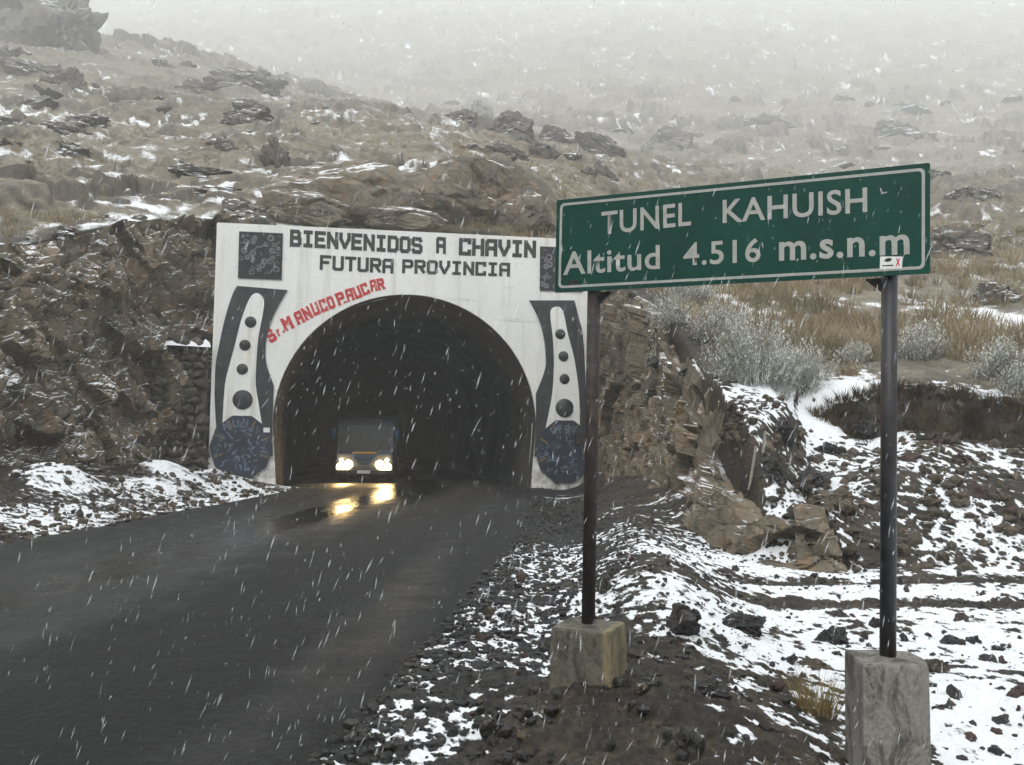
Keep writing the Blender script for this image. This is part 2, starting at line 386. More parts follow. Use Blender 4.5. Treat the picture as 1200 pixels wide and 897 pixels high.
UP = [  # (photo x, photo y, metres away) on the upper ground
 (880,495,15),(960,490,16.5),(1080,488,16.5),(1190,490,16.5),(900,478,17.5),(960,466,18.6),(950,442,21),(1010,434,21.5),(1100,446,19.6),(1190,470,18.8),
 (880,402,24),(1000,400,25),(1100,398,25),(1190,395,24),(850,348,30),(1000,345,31),(1150,350,30),(760,395,24),(720,345,31),(705,335,33),
 (770,440,20),(800,470,17),(760,300,38),(900,290,40),(1100,290,39),(750,245,46),(900,250,48),(1100,250,47),(800,190,62),(1000,190,65),(1180,190,62),
 (700,120,95),(900,120,100),(1150,120,100),(650,50,170),(900,50,170),(1180,50,170),(650,-25,290),(950,-25,300),(1190,-25,300),
 (255,262,33.5),(450,266,34.5),(640,276,35.5),(690,290,36),(350,208,40),(500,198,42),(600,215,41),(570,150,56),(660,185,50),(720,200,52),
 (0,296,26.5),(100,282,28.5),(200,266,31.5),(0,205,37),(100,205,38),(200,205,40),(300,172,46),(0,125,50),(120,112,54),(240,112,58),
 (0,60,60),(60,50,64),(118,48,68),(180,60,72),(250,78,72),(330,98,70),(420,132,66),(500,146,62),
 (60,85,100),(200,95,105),(350,115,105),(480,130,100),(60,40,190),(200,35,190),(350,40,180),(500,50,170),(60,-30,300),(250,-30,300),(450,-30,300)]
_q = []; _e = []
for px, py, d in UP:
    if d > 34: d = math.exp(np.interp(math.log(d), np.log([34, 46, 62, 100, 170, 300]), np.log([34, 62, 210, 400, 600, 1000])))
    p = at(px, py, d); r = math.hypot(p.x, p.y)
    _q.append((math.atan2(p.x, p.y) * 2.2, math.log(r))); _e.append((p.z - EYE) / r)
_q = np.array(_q); _e = np.array(_e)
def _k(d2): return np.where(d2 > 1e-12, 0.5 * d2 * np.log(np.maximum(d2, 1e-12)), 0)
_n = len(_q); _A = np.zeros((_n + 3, _n + 3))
_A[:_n, :_n] = _k(((_q[:, None] - _q[None]) ** 2).sum(2)) + np.eye(_n) * 0.004
_A[:_n, _n] = 1; _A[:_n, _n + 1:] = _q; _A[_n, :_n] = 1; _A[_n + 1:, :_n] = _q.T
_w = np.linalg.solve(_A, np.concatenate([_e, np.zeros(3)]))
def z_upper(x, y):
    r = np.hypot(x, y); az = np.clip(np.arctan2(x, y), -0.52, 0.52) * 2.2; lr = np.log(np.clip(r, 14, 1010))
    out = np.full(x.shape, _w[_n]) + _w[_n + 1] * az + _w[_n + 2] * lr
    for i in range(_n): out += _w[i] * _k((az - _q[i, 0]) ** 2 + (lr - _q[i, 1]) ** 2)
    return EYE + out * r

_pl = pf(-0.05, 0, -0.9); _pr = pf(PW + 0.1, 0, -0.9)
LEFT_CUT = [(-17.6, -30), (-16.9, 5), (-16.4, 14), (-15.9, 20.4), (-15.2, 25.3), (-13.3, 29.7), (_pl.x - 0.6, _pl.y + 0.2)]
RIGHT_CUT = [(_pr.x + 0.40, _pr.y - 0.2), (4.1, 28.0), (4.0, 21), (3.75, 17.0), (3.45, 13.9), (3.9, 13.0), (5.2, 12.9)]
BOUND = LEFT_CUT + [(_pl.x, _pl.y), (_pr.x, _pr.y)] + RIGHT_CUT + [(8, 13.0), (14, 13.0), (24, 11), (40, 2), (60, -30)]
def signed(x, y):
    best = np.full(x.shape, 1e9); sg = np.ones(x.shape)
    for (ax, ay), (bx, by) in zip(BOUND[:-1], BOUND[1:]):
        dx, dy = bx - ax, by - ay; L2 = dx * dx + dy * dy
        t = np.clip(((x - ax) * dx + (y - ay) * dy) / L2, 0, 1)
        d = (x - ax - t * dx) ** 2 + (y - ay - t * dy) ** 2
    # nearest segment's side; ties at corners settled by an inside test
        best = np.minimum(best, d)
    poly = BOUND + [(60, -80), (-17, -80)]
    inside = np.zeros(x.shape, bool)
    for (ax, ay), (bx, by) in zip(poly, poly[1:] + poly[:1]):
        if ay == by: continue
        c = ((ay > y) != (by > y)) & (x < (bx - ax) * (y - ay) / (by - ay) + ax)
        inside ^= c
    return np.sqrt(best) * np.where(inside, -1, 1)
def z_lower(x, y):
    xl = x_left(y); xr = x_right(y)
    dr = x - xr; dl = xl - x
    zr = -0.02 - 0.05 * sstep(0.2, 1.0, dr) + 0.10 * sstep(1.0, 2.0, dr) * np.exp(-((dr - 1.9) / 1.0) ** 2) * sstep(3, 5, y)
    zr = zr + 0.30 * np.exp(-((dr - 2.0) / 0.75) ** 2) * sstep(7.2, 10, y) * (1 - sstep(24, 30, y))
    zr = zr + 0.19 * np.exp(-((x - 0.5) / 0.75) ** 2 - ((y - 5.75) / 0.85) ** 2)
    zr = zr - 0.20 * sstep(2.0, 3.4, dr) * (1 - sstep(9, 13, y))
    zr = zr + 0.75 * np.exp(-((x - 3.6) / 0.8) ** 2) * sstep(14.5, 18, y)
    zl = 0.55 * sstep(0.1, 3.2, dl) + 0.35 * sstep(2.5, 6, dl)
    for bx, by, h, s in ((-10.6, 21.5, 0.5, 1.1), (-10.4, 27.6, 0.42, 1.0), (-9.6, 25.4, 0.25, 0.8), (-12, 18, 0.3, 1.2), (-9.2, 29.6, 0.3, 0.7)):
        zl = zl + h * np.exp(-((x - bx) ** 2 + (y - by) ** 2) / (s * s))
    z = np.where(dr > 0, zr, np.where(dl > 0, zl, 0))
    road = sstep(0.0, 0.35, dr) + sstep(0.0, 0.35, dl)
    z = z * np.clip(road, 0, 1) - 0.075 * (1 - np.clip(sstep(-0.25, 0.12, dr) + sstep(-0.25, 0.12, dl), 0, 1))
    return z
BANK = [(6.2, 19.6), (7.2, 18.9), (8.6, 18.35), (10.6, 17.9), (14, 17.5), (24, 16)]
def bank_side(x, y):
    yb = np.interp(x, [b[0] for b in BANK], [b[1] for b in BANK])
    return (y - yb)
def ground(x, y, parts=False):
    x = np.asarray(x, float); y = np.asarray(y, float)
    s = signed(x, y)
    wide = sstep(3.9, 5.6, x) * (1 - sstep(14.0, 18.5, y) * (1 - sstep(4.6, 6.6, x))) * (1 - sstep(15, 26, y)); wide = np.where(y < 12.0, np.where(x > 3, 1, wide), wide)
    w = 0.42 + 4.8 * wide + 1.5 * sstep(16.0, 13.5, y) * (x > 2.5) * (1 - wide)
    t = np.clip(s / w, 0, 1); t = np.where(wide > 0.5, t * (1.35 - 0.35 * t), t * t * (3 - 2 * t)); t = np.clip(t, 0, 1)
    wob = fbm2(x * 0.9, y * 0.9, 3, 61)
    zu = z_upper(x, y)
    b = bank_side(x, y) + wob * 0.35
    bm_ = sstep(6.3, 7.2, x)
    zu = zu - 0.75 * bm_ * (1 - sstep(-0.14, 0.14, b)) * sstep(-4.5, -0.5, b)
    zl = z_lower(x, y)
    z = zl * (1 - t) + zu * t
    rr = np.hypot(x, y); hw = t * (s > 0) * sstep(19, 34, rr)
    ridg = 1 - np.abs(fbm2(x / 13, y / 9, 4, 44, 0.58)) * 2.6
    z = z + hw * (0.35 * fbm2(x / 0.9, y / 0.9, 3, 9) * sstep(30, 60, rr) + 0.9 * fbm2(x / 7, y / 7, 4, 21, 0.55) * sstep(24, 50, rr)
                  + 0.7 * np.maximum(ridg - 0.35, 0) * sstep(30, 60, rr) + fbm2(x / 24, y / 24, 3, 35) * 1.8 * sstep(70, 160, rr) + fbm2(x / 60, y / 60, 4, 33) * 7 * sstep(160, 500, rr))
    if parts: return z, s, t, b, bm_
    return z
def gz(x, y): return float(ground(np.array([x]), np.array([y]))[0])
def on_ground(px, py, d0=2.0, d1=1040):           # first meeting of a pixel's ray with the ground
    v = ray(px, py); ds = np.exp(np.linspace(math.log(d0), math.log(d1), 480))
    x = v.x / v.y * ds; z = EYE + v.z / v.y * ds
    g = ground(x, ds) ; k = np.argmax(z < g)
    if k == 0: k = len(ds) - 1
    return Vector((x[k], ds[k], g[k]))

# ------------------------------------------------------------------ terrain
def build_terrain():
    az = np.concatenate([np.radians(np.linspace(-180, -44, 46)), np.radians(np.linspace(-41, 41, 600)), np.radians(np.linspace(44, 180, 46))])
    r = np.concatenate([[0.25, 0.7, 1.3, 2.0], np.linspace(2.5, 9, 260), np.linspace(9.035, 21, 330), np.linspace(21.06, 40, 210),
                        np.geomspace(40.25, 330, 340), np.geomspace(333, 1080, 150)])
    R, A = np.meshgrid(r, az, indexing='ij'); x = (R * np.sin(A)).ravel(); y = (R * np.cos(A)).ravel(); rr = R.ravel()
    z, s, t, b, bm_ = ground(x, y, True)
    dr = x - x_right(y); dl = x_left(y) - x
    onroad = (dr < 0) & (dl < 0) & (s < 0)
    # relief
    rough = np.where(onroad, 0, 1.0) * sstep(-0.3, 0.3, np.maximum(dr, dl))
    near = 1 - sstep(18, 45, rr)
    micro = fbm2(x / 0.11, y / 0.11, 4, 3, 0.6); meso = fbm2(x / 0.9, y / 0.9, 4, 9); big = fbm2(x / 7, y / 7, 5, 21, 0.55); huge = fbm2(x / 40, y / 40, 4, 33)
    ridg = 1 - np.abs(fbm2(x / 13, y / 9, 5, 44, 0.58)) * 2.6
    upper = t * (s > 0)
    z = z + rough * near * (0.055 * micro + 0.10 * meso * (0.5 + 0.6 * upper))
    # bare rock breaking through the slope in ledges and blocks
    rk = fbm2(x / 10, y / 6.5, 5, 55, 0.6) + 0.45 * np.exp(-((x + 3.5) / 10) ** 2 - ((y - 39) / 9) ** 2) + 0.10 * (x < -6) - 0.10 * sstep(5, 15, x) * (1 - sstep(45, 80, rr))
    rk = rk + 0.06 * sstep(120, 300, rr)
    rock = sstep(0.10, 0.30, rk) * upper * sstep(1.5, 5.0, s) * sstep(24, 33, rr) * (np.abs(np.arctan2(x, y)) < 0.73)
    z0 = z.copy()
    for lo, hi, cell, amp, sd in ((26, 130, 2.4, 0.62, 500), (26, 85, 0.9, 0.22, 520), (95, 420, 6.0, 1.5, 540), (30, 160, 4.2, 0.8, 560), (220, 900, 16.0, 4.5, 580)):
        m = (rock > 0.01) & (rr > lo) & (rr < hi)
        p = np.stack([x[m], y[m] * 1.3, z0[m] * 1.6], 1) / cell
        p = p + 0.25 * np.stack([fbm2(x[m] / cell, y[m] / cell, 2, sd + 3), fbm2(x[m] / cell, y[m] / cell, 2, sd + 4), 0 * x[m]], 1)
        bv, _e_ = blocks(p, sd)
        fade = sstep(lo, lo + 0.15 * lo, rr[m]) * (1 - sstep(hi * 0.8, hi, rr[m]))
        z[m] += rock[m] * amp * np.clip(bv + 0.30, -0.05, 0.8) * fade
    # snow cover: how much of the hollows the snow has filled
    pat = fbm2(x / 1.7, y / 1.7, 4, 71); pat2 = fbm2(x / 5.5, y / 5.5, 4, 77)
    dens = np.full(x.shape, 0.42)
    R_side = (dr > 0) & (s < 0)
    dens = np.where(R_side, 0.45 + 0.20 * sstep(1.6, 3.6, dr + 0.5 * pat) + 0.10 * sstep(4.5, 6.5, x) + 0.10 * sstep(2.2, 3.2, x) * (1 - sstep(8.5, 10, y)), dens)
    dens = np.where(R_side & (dr < 1.3), 0.50 + 0.14 * pat, dens)
    brown = np.exp(-((x - 0.42) / 0.48) ** 2 - ((y - 5.15) / 0.85) ** 2)
    dens = dens - 0.6 * brown * R_side
    track = (np.exp(-((y - 10.55 - 0.05 * x + 0.1 * pat) / 0.20) ** 2) + np.exp(-((y - 11.75 - 0.05 * x + 0.1 * pat) / 0.24) ** 2)) * sstep(1.9, 3.2, x)
    dens = dens - 0.52 * np.clip(track, 0, 1) * R_side
    dens = np.where(R_side & (y > 13), dens - 0.25 * sstep(13, 17, y), dens)
    dens = np.where((dl > 0) & (s < 0), 0.52 - 0.10 * sstep(1.5, 4, dl), dens)
    for bx, by, sz in ((-10.6, 21.5, 0.9), (-10.4, 27.6, 0.9)):
        dens = dens + 0.30 * np.exp(-((x - bx) ** 2 + (y - by) ** 2) / sz) * (s < 0)
    slope_r = (s > 0) & (x > 3.2) & (y < 19.5)
    dens = np.where(slope_r, 0.50, dens)
    terr = np.exp(-((x - 6.3) / 1.9) ** 2 - ((y - 19.4) / 2.4) ** 2)
    hill = np.where(x > -2, 0.25, 0.33)
    hill = hill - 0.10 * sstep(80, 200, rr) - 0.08 * sstep(300, 600, rr) + 0.20 * np.exp(-((s - 1.2) / 1.6) ** 2) * (x < -8) * (rr < 40)
    dens = np.where((s > 0) & ~slope_r, np.maximum(hill, 0.25 + 0.7 * terr), dens)
    dens = np.where(slope_r, np.maximum(dens, 0.45 + 0.5 * terr), dens)
    for px_, py_, sz in ((862, 362, 3.0), (1170, 378, 3.2), (1185, 385, 2.0), (940, 345, 1.0)):
        q = at(px_, py_, 27 if px_ < 900 else 26); q = on_ground(px_, py_, 20)
        dens = dens + 0.6 * np.exp(-((x - q.x) ** 2 / (sz * 0.35) + (y - q.y) ** 2 / (sz * 1.6))) * (s > 0)
    bankface = bm_ * np.exp(-(b / 0.16) ** 2) * (s > 0)
    dens = dens - 0.7 * bankface
    nr_, na_ = len(r), len(az); Zg = z.reshape(nr_, na_)
    dzr = np.gradient(Zg, axis=0) / np.gradient(r)[:, None]; dza = np.gradient(Zg, axis=1) / (np.gradient(az)[None] * r[:, None])
    steep = np.sqrt(dzr ** 2 + dza ** 2).ravel()
    dens = dens - np.where(rock > 0.3, 0.45, 0.9) * sstep(1.0, 1.9, steep) + 0.10 * rock * (1 - sstep(0.35, 0.8, steep))
    mix_ = micro * 0.62 + meso * 0.30 + (pat * 0.30 + pat2 * 0.10)
    farmix = fbm2(x / 0.7, y / 0.7, 4, 5) * 0.5 + big * 0.35 + pat2 * 0.25
    wf = sstep(16, 34, rr)
    mixv = mix_ * (1 - wf) + farmix * wf
    lev = (dens - 0.5) * 1.15
    snow = np.clip(0.5 + (lev - mixv) * (3.2 - 1.9 * wf), 0, 1)
    z = z + 0.022 * sstep(0.45, 0.8, snow) * near * rough
    gravel = np.where((s < 0), np.clip(1 - sstep(1.0, 2.2, dr + 0.4 * pat), 0, 1), 0)
    gravel = np.where((s < 0) & (dl > 0), 0.35, gravel); gravel = gravel * (1 - 0.8 * np.clip(brown * 1.5, 0, 1))
    gravel = np.where(onroad, 1, gravel)
    grass = np.where(s > 0, sstep(0.6, 3.0, s) * np.where(x > 3, sstep(17.5, 21.5, y + 1.2 * pat), 1), 0) * (1 - np.clip(bankface * 1.2, 0, 1)) * (1 - 0.6 * terr)
    V = np.stack([x, y, z], 1)
    nr, na = len(r), len(az); idx = np.arange(nr * na).reshape(nr, na)
    Q = np.stack([idx[:-1, :-1], idx[:-1, 1:], idx[1:, 1:], idx[1:, :-1]], -1).reshape(-1, 4)
    # open the hill where the tunnel passes through it
    du = (x - PL.x) * PU.x + (y - PL.y) * PU.y; dn = (x - PL.x) * PN.x + (y - PL.y) * PN.y
    hole = (dn < -0.15) & (dn > -75) & (du > 0.6) & (du < PW - 0.6) & (z < 8.6)
    Q = Q[~hole[Q].any(1)]
    o = mesh_np('terrain', V, Q[:, ::-1], M['terrain'])
    attr(o, 'snow', snow); attr(o, 'steep', sstep(0.9, 1.8, steep)); attr(o, 'rock', rock); attr(o, 'gravel', gravel); attr(o, 'grass', grass)
    return tag(o, 'snow-dusted earth, gravel verges and grassy rocky hillside', 'hillside', kind='structure')
build_terrain()

# ------------------------------------------------------------------ road
def build_road():
    ys = np.concatenate([np.linspace(-25, 2, 12), np.linspace(2.2, 32, 220)])
    us = np.linspace(0, 1, 60); V = []
    for y in ys:
        a = x_left(y) - 0.35; b = float(x_right(y)) + 0.3
        for u in us: V.append((a + (b - a) * u, y))
    # into the tunnel along its axis
    uL, uR = pp(322, 540)[0] - 0.5, pp(625, 540)[0] + 0.5
    V = np.array(V); rows = len(ys)
    ext = []
    for n in np.linspace(0.5, 75, 60):
        for u in us:
            p = pf(uL + (uR - uL) * u, 0, -n); ext.append((p.x, p.y))
    V = np.concatenate([V, np.array(ext)]); rows += 60
    x, y = V[:, 0], V[:, 1]
    uu = np.tile(us, rows)
    z = 0.02 * fbm2(x / 3.5, y / 3.5, 3, 90) - 0.02 * (np.exp(-((uu - 0.2) / 0.06) ** 2) + np.exp(-((uu - 0.42) / 0.06) ** 2) + np.exp(-((uu - 0.62) / 0.06) ** 2) + np.exp(-((uu - 0.84) / 0.06) ** 2)) * 0.6 + 0.006 * fbm2(x / 0.3, y / 0.3, 2, 95)
    P = np.stack([x, y, z], 1); n = len(us); idx = np.arange(rows * n).reshape(rows, n)
    Q = np.stack([idx[:-1, :-1], idx[:-1, 1:], idx[1:, 1:], idx[1:, :-1]], -1).reshape(-1, 4)
    ro = mesh_np('road', P, Q, M['road'])
    sh = 0.40 + 0.50 * np.exp(-((uu - 0.40 - 0.0045 * (y - 10)) / 0.12) ** 2) - 0.42 * np.exp(-((uu - 0.66 - 0.004 * (y - 8)) / 0.075) ** 2) - 0.2 * np.exp(-((uu - 0.16) / 0.06) ** 2)
    sh = sh - 0.55 * sstep(0.52, 0.74, uu) * (1 - sstep(15, 25, y)) + 0.25 * np.exp(-((uu - 0.87) / 0.06) ** 2) * (1 - sstep(12, 20, y))
    attr(ro, 'sheen', sh)
    tag(ro, 'wet dark asphalt road leading into the tunnel', 'road', kind='structure')
build_road()

# ------------------------------------------------------------------ rock cuts beside the portal
def rock_sheet(name, pts, nu, nv, top_fn, lean, amp, label, seed, off, base=-0.4, snow_bias=0.0):
    P = np.array(pts, float); seg = np.hypot(*(P[1:] - P[:-1]).T); L = np.concatenate([[0], np.cumsum(seg)])
    u = np.linspace(0, L[-1], nu); bx = np.interp(u, L, P[:, 0]); by = np.interp(u, L, P[:, 1])
    k = np.hanning(15); k /= k.sum()
    def sm(a): return np.convolve(np.pad(a, 7, mode='edge'), k, 'valid')
    bx, by = sm(bx), sm(by)
    tx, ty = np.gradient(bx), np.gradient(by); tl = np.hypot(tx, ty); tx /= tl; ty /= tl
    nx, ny = ty, -tx                                          # to the road side
    back = ground(bx - nx * 1.9, by - ny * 1.9); top = sm(sm(np.maximum(top_fn(bx, by, back), 0.2)))
    nb = max(6, nv // 8); rows = []; ln = lean(by); off = off(bx, by)
    for j in range(nv + nb):
        if j < nv:
            v = j / (nv - 1); zz = base + (top - base) * v
            o = off - ln * (top - base) * v
        else:
            w = (j - nv + 1) / nb; o = off - ln * (top - base) - 2.4 * w
            g = ground(bx + nx * o, by + ny * o)
            zz = np.maximum(top * (1 - w) + (g - 0.4) * w, g + 0.10 - 0.7 * w) if w < 0.4 else g + 0.08 - 0.7 * w
        rows.append(np.stack([bx + nx * o, by + ny * o, zz], 1))
    G = np.stack(rows); nvv = len(rows)
    p = G.reshape(-1, 3)
    N = np.tile(np.stack([nx, ny, np.full(nu, 0.25)], 1), (nvv, 1))
    q = p * np.array([1, 1, 1.25]) + 0.35 * np.stack([fbm3(p * 0.8, 3, seed + s) for s in (1, 2, 3)], 1)
    b1, e1 = blocks(q * 0.55, seed); b2, e2 = blocks(q * 1.5 + 5, seed + 20); b3, e3 = blocks(q * 3.6 + 9, seed + 40)
    d = amp * (0.75 * fbm3(p * 0.28, 3, seed + 5) + 0.95 * b1 + 0.30 * b2 + 0.08 * b3 + 0.07 * fbm3(p * 3.0, 4, seed + 8)
               - 0.10 * np.exp(-e2 * 14) - 0.05 * np.exp(-e3 * 10))
    fade = np.ones((nvv, nu)); fade[nv:] = np.linspace(0.7, 0.15, nb)[:, None]; d = d * fade.ravel()
    p = p + N * d[:, None]
    idx = np.arange(nvv * nu).reshape(nvv, nu)
    Q = np.stack([idx[:-1, :-1], idx[:-1, 1:], idx[1:, 1:], idx[1:, :-1]], -1).reshape(-1, 4)
    o = mesh_np(name, p, Q, M['cliff'], smooth=False)
    hn = np.clip((p[:, 2] - base) / np.maximum(np.tile(top, nvv) - base, 0.5), 0, 1.2)
    attr(o, 'snow', snow_bias + 0.10 * sstep(0.85, 1.05, hn) + 0.12 * fbm3(p * 0.5, 3, seed + 60))
    return tag(o, label, 'rock face', kind='structure')
rock_sheet('rock_face', [(-15.6, 14), (-15.0, 20), (-14.4, 24.5), (-12.6, 28.6), (_pl.x - 0.4, _pl.y - 0.75), (_pl.x + 0.9, _pl.y + 0.1)], 380, 210, lambda x, y, b: b, lambda y: 0.10, 0.62, 'brown cut rock face left of the portal', 100, lambda x, y: 0.22 + 0.75 * sstep(2.2, 4.6, np.hypot(x - PL.x, y - PL.y)), snow_bias=0.16)
rock_sheet('rock_face', [(_pr.x + 0.1, _pr.y + 0.4)] + RIGHT_CUT[1:6] + [(4.6, 13.0)], 460, 190, lambda x, y, b: b, lambda y: 0.10 + 0.45 * sstep(15.5, 13.2, y), 0.46,
           'brown cut rock face right of the portal', 300, lambda x, y: 0.30 + 0.40 * sstep(14.5, 18, y), snow_bias=0.0)

# ------------------------------------------------------------------ tunnel portal
portal = empty('tunnel_portal', PL, (0, 0, math.atan2(PU.y, PU.x)))
tag(portal, 'white painted concrete tunnel portal with black ornaments and welcome lettering', 'tunnel portal')
def lf(u, v, n): return Vector((u, -n, v))                 # portal's own axes: x along the face, -y to the viewer
uL = pp(319.5, 500)[0]; uR = pp(628, 492)[0]; vC = pp(472, 345)[1]
RAD = (uR - uL) / 2; UC = (uL + uR) / 2; VC = vC - RAD
arch = [(uL + 0.18, -0.3), (uL + 0.10, VC * 0.4), (uL + 0.02, VC * 0.8)]
for i in range(0, 41):
    a = math.pi - math.pi * i / 40; arch.append((UC + RAD * math.cos(a), VC + RAD * math.sin(a)))
arch += [(uR - 0.02, VC * 0.8), (uR - 0.10, VC * 0.4), (uR - 0.18, -0.3)]
TLu, TLv = pp(255, 261); TRu, TRv = pp(689, 281.5)
outer = [(0.0, -0.3), (TLu - 0.02, TLv), (UC, (TLv + TRv) / 2 + 0.01), (TRu, TRv), (PW, -0.3)]
prism_obj('wall', outer + arch[::-1], -0.75, 0.0, lf, M['white'], portal)
# lining
def lining():
    ns = np.concatenate([[-0.0, 0.25, 0.5], np.linspace(1, 75, 110)]); prof = []
    for (a, b), (c, d) in zip(arch[:-1], arch[1:]):
        for k in range(3): prof.append((a + (c - a) * k / 3, b + (d - b) * k / 3))
    prof.append(arch[-1]); prof = np.array(prof); m = len(prof); V = []
    cen = np.array([UC, VC * 0.7])
    for n in ns:
        for u, v in prof:
            w = np.array([u, v]) - cen; w /= np.linalg.norm(w)
            V.append((u - w[0] * 0.02, n - 0.004, v - w[1] * 0.02))
    V = np.array(V); d = np.where(V[:, 1] > 0.6, 0.10, 0) * (fbm3(V * 0.7, 4, 7) + 0.8 * blocks(V * 0.8, 3)[0])
    w = np.stack([V[:, 0] - cen[0], np.zeros(len(V)), V[:, 2] - cen[1]], 1); w /= np.linalg.norm(w, axis=1)[:, None]
    V = V + w * (d + np.where(V[:, 1] > 0.6, 0.02, 0))[:, None]
    idx = np.arange(len(V)).reshape(len(ns), m)
    Q = np.stack([idx[:-1, :-1], idx[:-1, 1:], idx[1:, 1:], idx[1:, :-1]], -1).reshape(-1, 4)
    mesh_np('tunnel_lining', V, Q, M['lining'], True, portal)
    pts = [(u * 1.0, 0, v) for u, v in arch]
    mesh('tunnel_light_cap', [(UC + (u - UC) * 1.25, 74.9, v * 1.25) for u, v in arch], [list(range(len(arch)))], M['lining'], portal)  # added cap behind the lining, oversized to keep outside light from leaking in
lining()
def px_poly(pts): return [pp(*p) for p in pts]
def smooth_line(pts, k=6):                                  # Catmull-Rom through pixel points
    P = [Vector((*p, 0)) for p in pts]; out = []
    for i in range(len(P) - 1):
        a = P[max(i - 1, 0)]; b = P[i]; c = P[i + 1]; d = P[min(i + 2, len(P) - 1)]
        for j in range(k):
            t = j / k
            q = 0.5 * ((2 * b) + (c - a) * t + (2 * a - 5 * b + 4 * c - d) * t * t + (3 * b - a - 3 * c + d) * t ** 3)
            out.append((q.x, q.y))
    out.append(pts[-1]); return out
# black horn-shaped bands, each with its pale tongue, studs and round emblem
Lband_out = smooth_line([(278, 335.5), (272.5, 346), (264, 373), (257, 405), (253, 427), (252, 450), (252, 472), (255, 512), (262, 535)])
Lband_in = [(338.5, 337.5)] + smooth_line([(338.5, 337.5), (324, 363), (315.5, 384), (311.3, 405), (312.4, 427), (321, 452)])[1:] + [(320.3, 470), (319.3, 500), (319.6, 535)]
Ltong = smooth_line([(261, 495), (264, 451), (269.6, 427), (275, 407), (283, 375.5), (292.5, 351), (301, 344), (309, 351), (308.5, 366), (303, 396), (300.5, 427), (300, 451), (303, 472), (307, 497)])
Rband_out = smooth_line([(673, 352.5), (678, 373.5), (682.5, 392), (685, 430), (686, 470), (685, 535)])
Rband_in = [(619, 350.5)] + smooth_line([(619, 350.5), (629, 369), (636, 390), (639, 413), (638.5, 433), (627.8, 462)])[1:] + [(628, 480), (627.6, 505), (626, 535)]
Rtong = smooth_line([(639, 502), (646.6, 462), (648.7, 427), (647.6, 398), (644.5, 367), (651, 360), (659, 365), (665, 392), (670.6, 413), (674, 430), (678, 462), (679, 504)])
for out, inn, tong, dots, (ex, ey, er) in (
    (Lband_out, Lband_in, Ltong, [(294, 378, 7.0), (287.3, 405, 6.8), (284.2, 433, 6.8), (284.6, 468.8, 12)], (283, 524.5, 37)),
    (Rband_out, Rband_in, Rtong, [(656, 392, 6.0), (659.7, 418, 6.0), (661, 444.6, 6.0), (661.2, 478.5, 10.8)], (661, 529, 34))):
    prism_obj('band', px_poly(out[::-1] + inn[1:]), 0.0, 0.055, lf, M['black'], portal)
    prism_obj('tongue', px_poly(tong), 0.052, 0.075, lf, M['white'], portal)
    for cx, cy, r in dots:
        a = pp(cx, cy); rr = abs(pp(cx + r, cy)[0] - a[0]); bm = bmesh.new(); ring = []
        for k in range(5):
            q = k / 4 * math.pi / 2
            ring.append([bm.verts.new(lf(a[0] + rr * math.cos(q) * math.cos(t), a[1] + rr * math.cos(q) * math.sin(t), 0.07 + rr * 0.45 * math.sin(q))) for t in np.linspace(0, 2 * math.pi, 20, endpoint=False)] if k < 4 else bm.verts.new(lf(a[0], a[1], 0.07 + rr * 0.45)))
        for k in range(3):
            for i in range(20): bm.faces.new((ring[k][i], ring[k][(i + 1) % 20], ring[k + 1][(i + 1) % 20], ring[k + 1][i]))
        for i in range(20): bm.faces.new((ring[3][i], ring[3][(i + 1) % 20], ring[4]))
        bm_obj('stud', bm, M['black'], portal, True)
    # emblem: disc with scalloped segments, brush strokes and ochre rays
    a = pp(ex, ey); rr = abs(pp(ex + er, ey)[0] - a[0])
    base_v = 0.02
    disc = []
    for k in range(64):
        t = 2 * math.pi * k / 64; r = rr * (1 - 0.05 * abs(math.sin(t * 5)))
        disc.append((a[0] + r * math.cos(t), max(base_v, a[1] + r * 1.08 * math.sin(t))))
    disc = [p for i, p in enumerate(disc) if i == 0 or p != disc[i - 1]]
    if ex > 500: disc = [(max(p[0], uR + 0.03), p[1]) for p in disc]
    else: disc = [(min(p[0], uL - 0.03), p[1]) for p in disc]
    em = prism_obj('emblem', disc, 0.05, 0.10, lf, M['emblem'], portal)
    for t in (0.35, -0.35, 2.7, 3.5, 1.1, 2.05):
        bm = bmesh.new(); p0 = (a[0] + rr * 0.66 * math.cos(t), a[1] + rr * 0.66 * math.sin(t)); p1 = (a[0] + rr * 0.92 * math.cos(t), a[1] + rr * 0.97 * math.sin(t))
        nx_, ny_ = -math.sin(t) * 0.022, math.cos(t) * 0.022
        prism(bm, [(p0[0] - nx_, p0[1] - ny_), (p1[0] - nx_, p1[1] - ny_), (p1[0] + nx_, p1[1] + ny_), (p0[0] + nx_, p0[1] + ny_)], 0.098, 0.112, lf)
        bm_obj('ray', bm, M['ochre'], em)
    random.seed(int(ex)); bm = bmesh.new()
    for k in range(95):
        t = random.uniform(0, 2 * math.pi); r = rr * math.sqrt(random.uniform(0.03, 0.72)); w = random.uniform(0.012, 0.024); l = random.uniform(0.06, 0.20)
        b = t + random.uniform(-0.5, 0.5) + (math.pi / 2 if random.random() < 0.4 else 0); c = (a[0] + r * math.cos(t), a[1] + r * math.sin(t))
        dx, dy = math.cos(b) * l / 2, math.sin(b) * l / 2; ex_, ey_ = -math.sin(b) * w, math.cos(b) * w; n = 0.100 + k * 0.0001
        if c[1] < 0.35: continue
        prism(bm, [(c[0] - dx - ex_, c[1] - dy - ey_), (c[0] + dx - ex_, c[1] + dy - ey_), (c[0] + dx + ex_, c[1] + dy + ey_), (c[0] - dx + ex_, c[1] - dy + ey_)], 0.095, n + 0.004, lf)
    o = bm_obj('brushwork', bm, M['scribble'], em); o['kind'] = 'stuff'

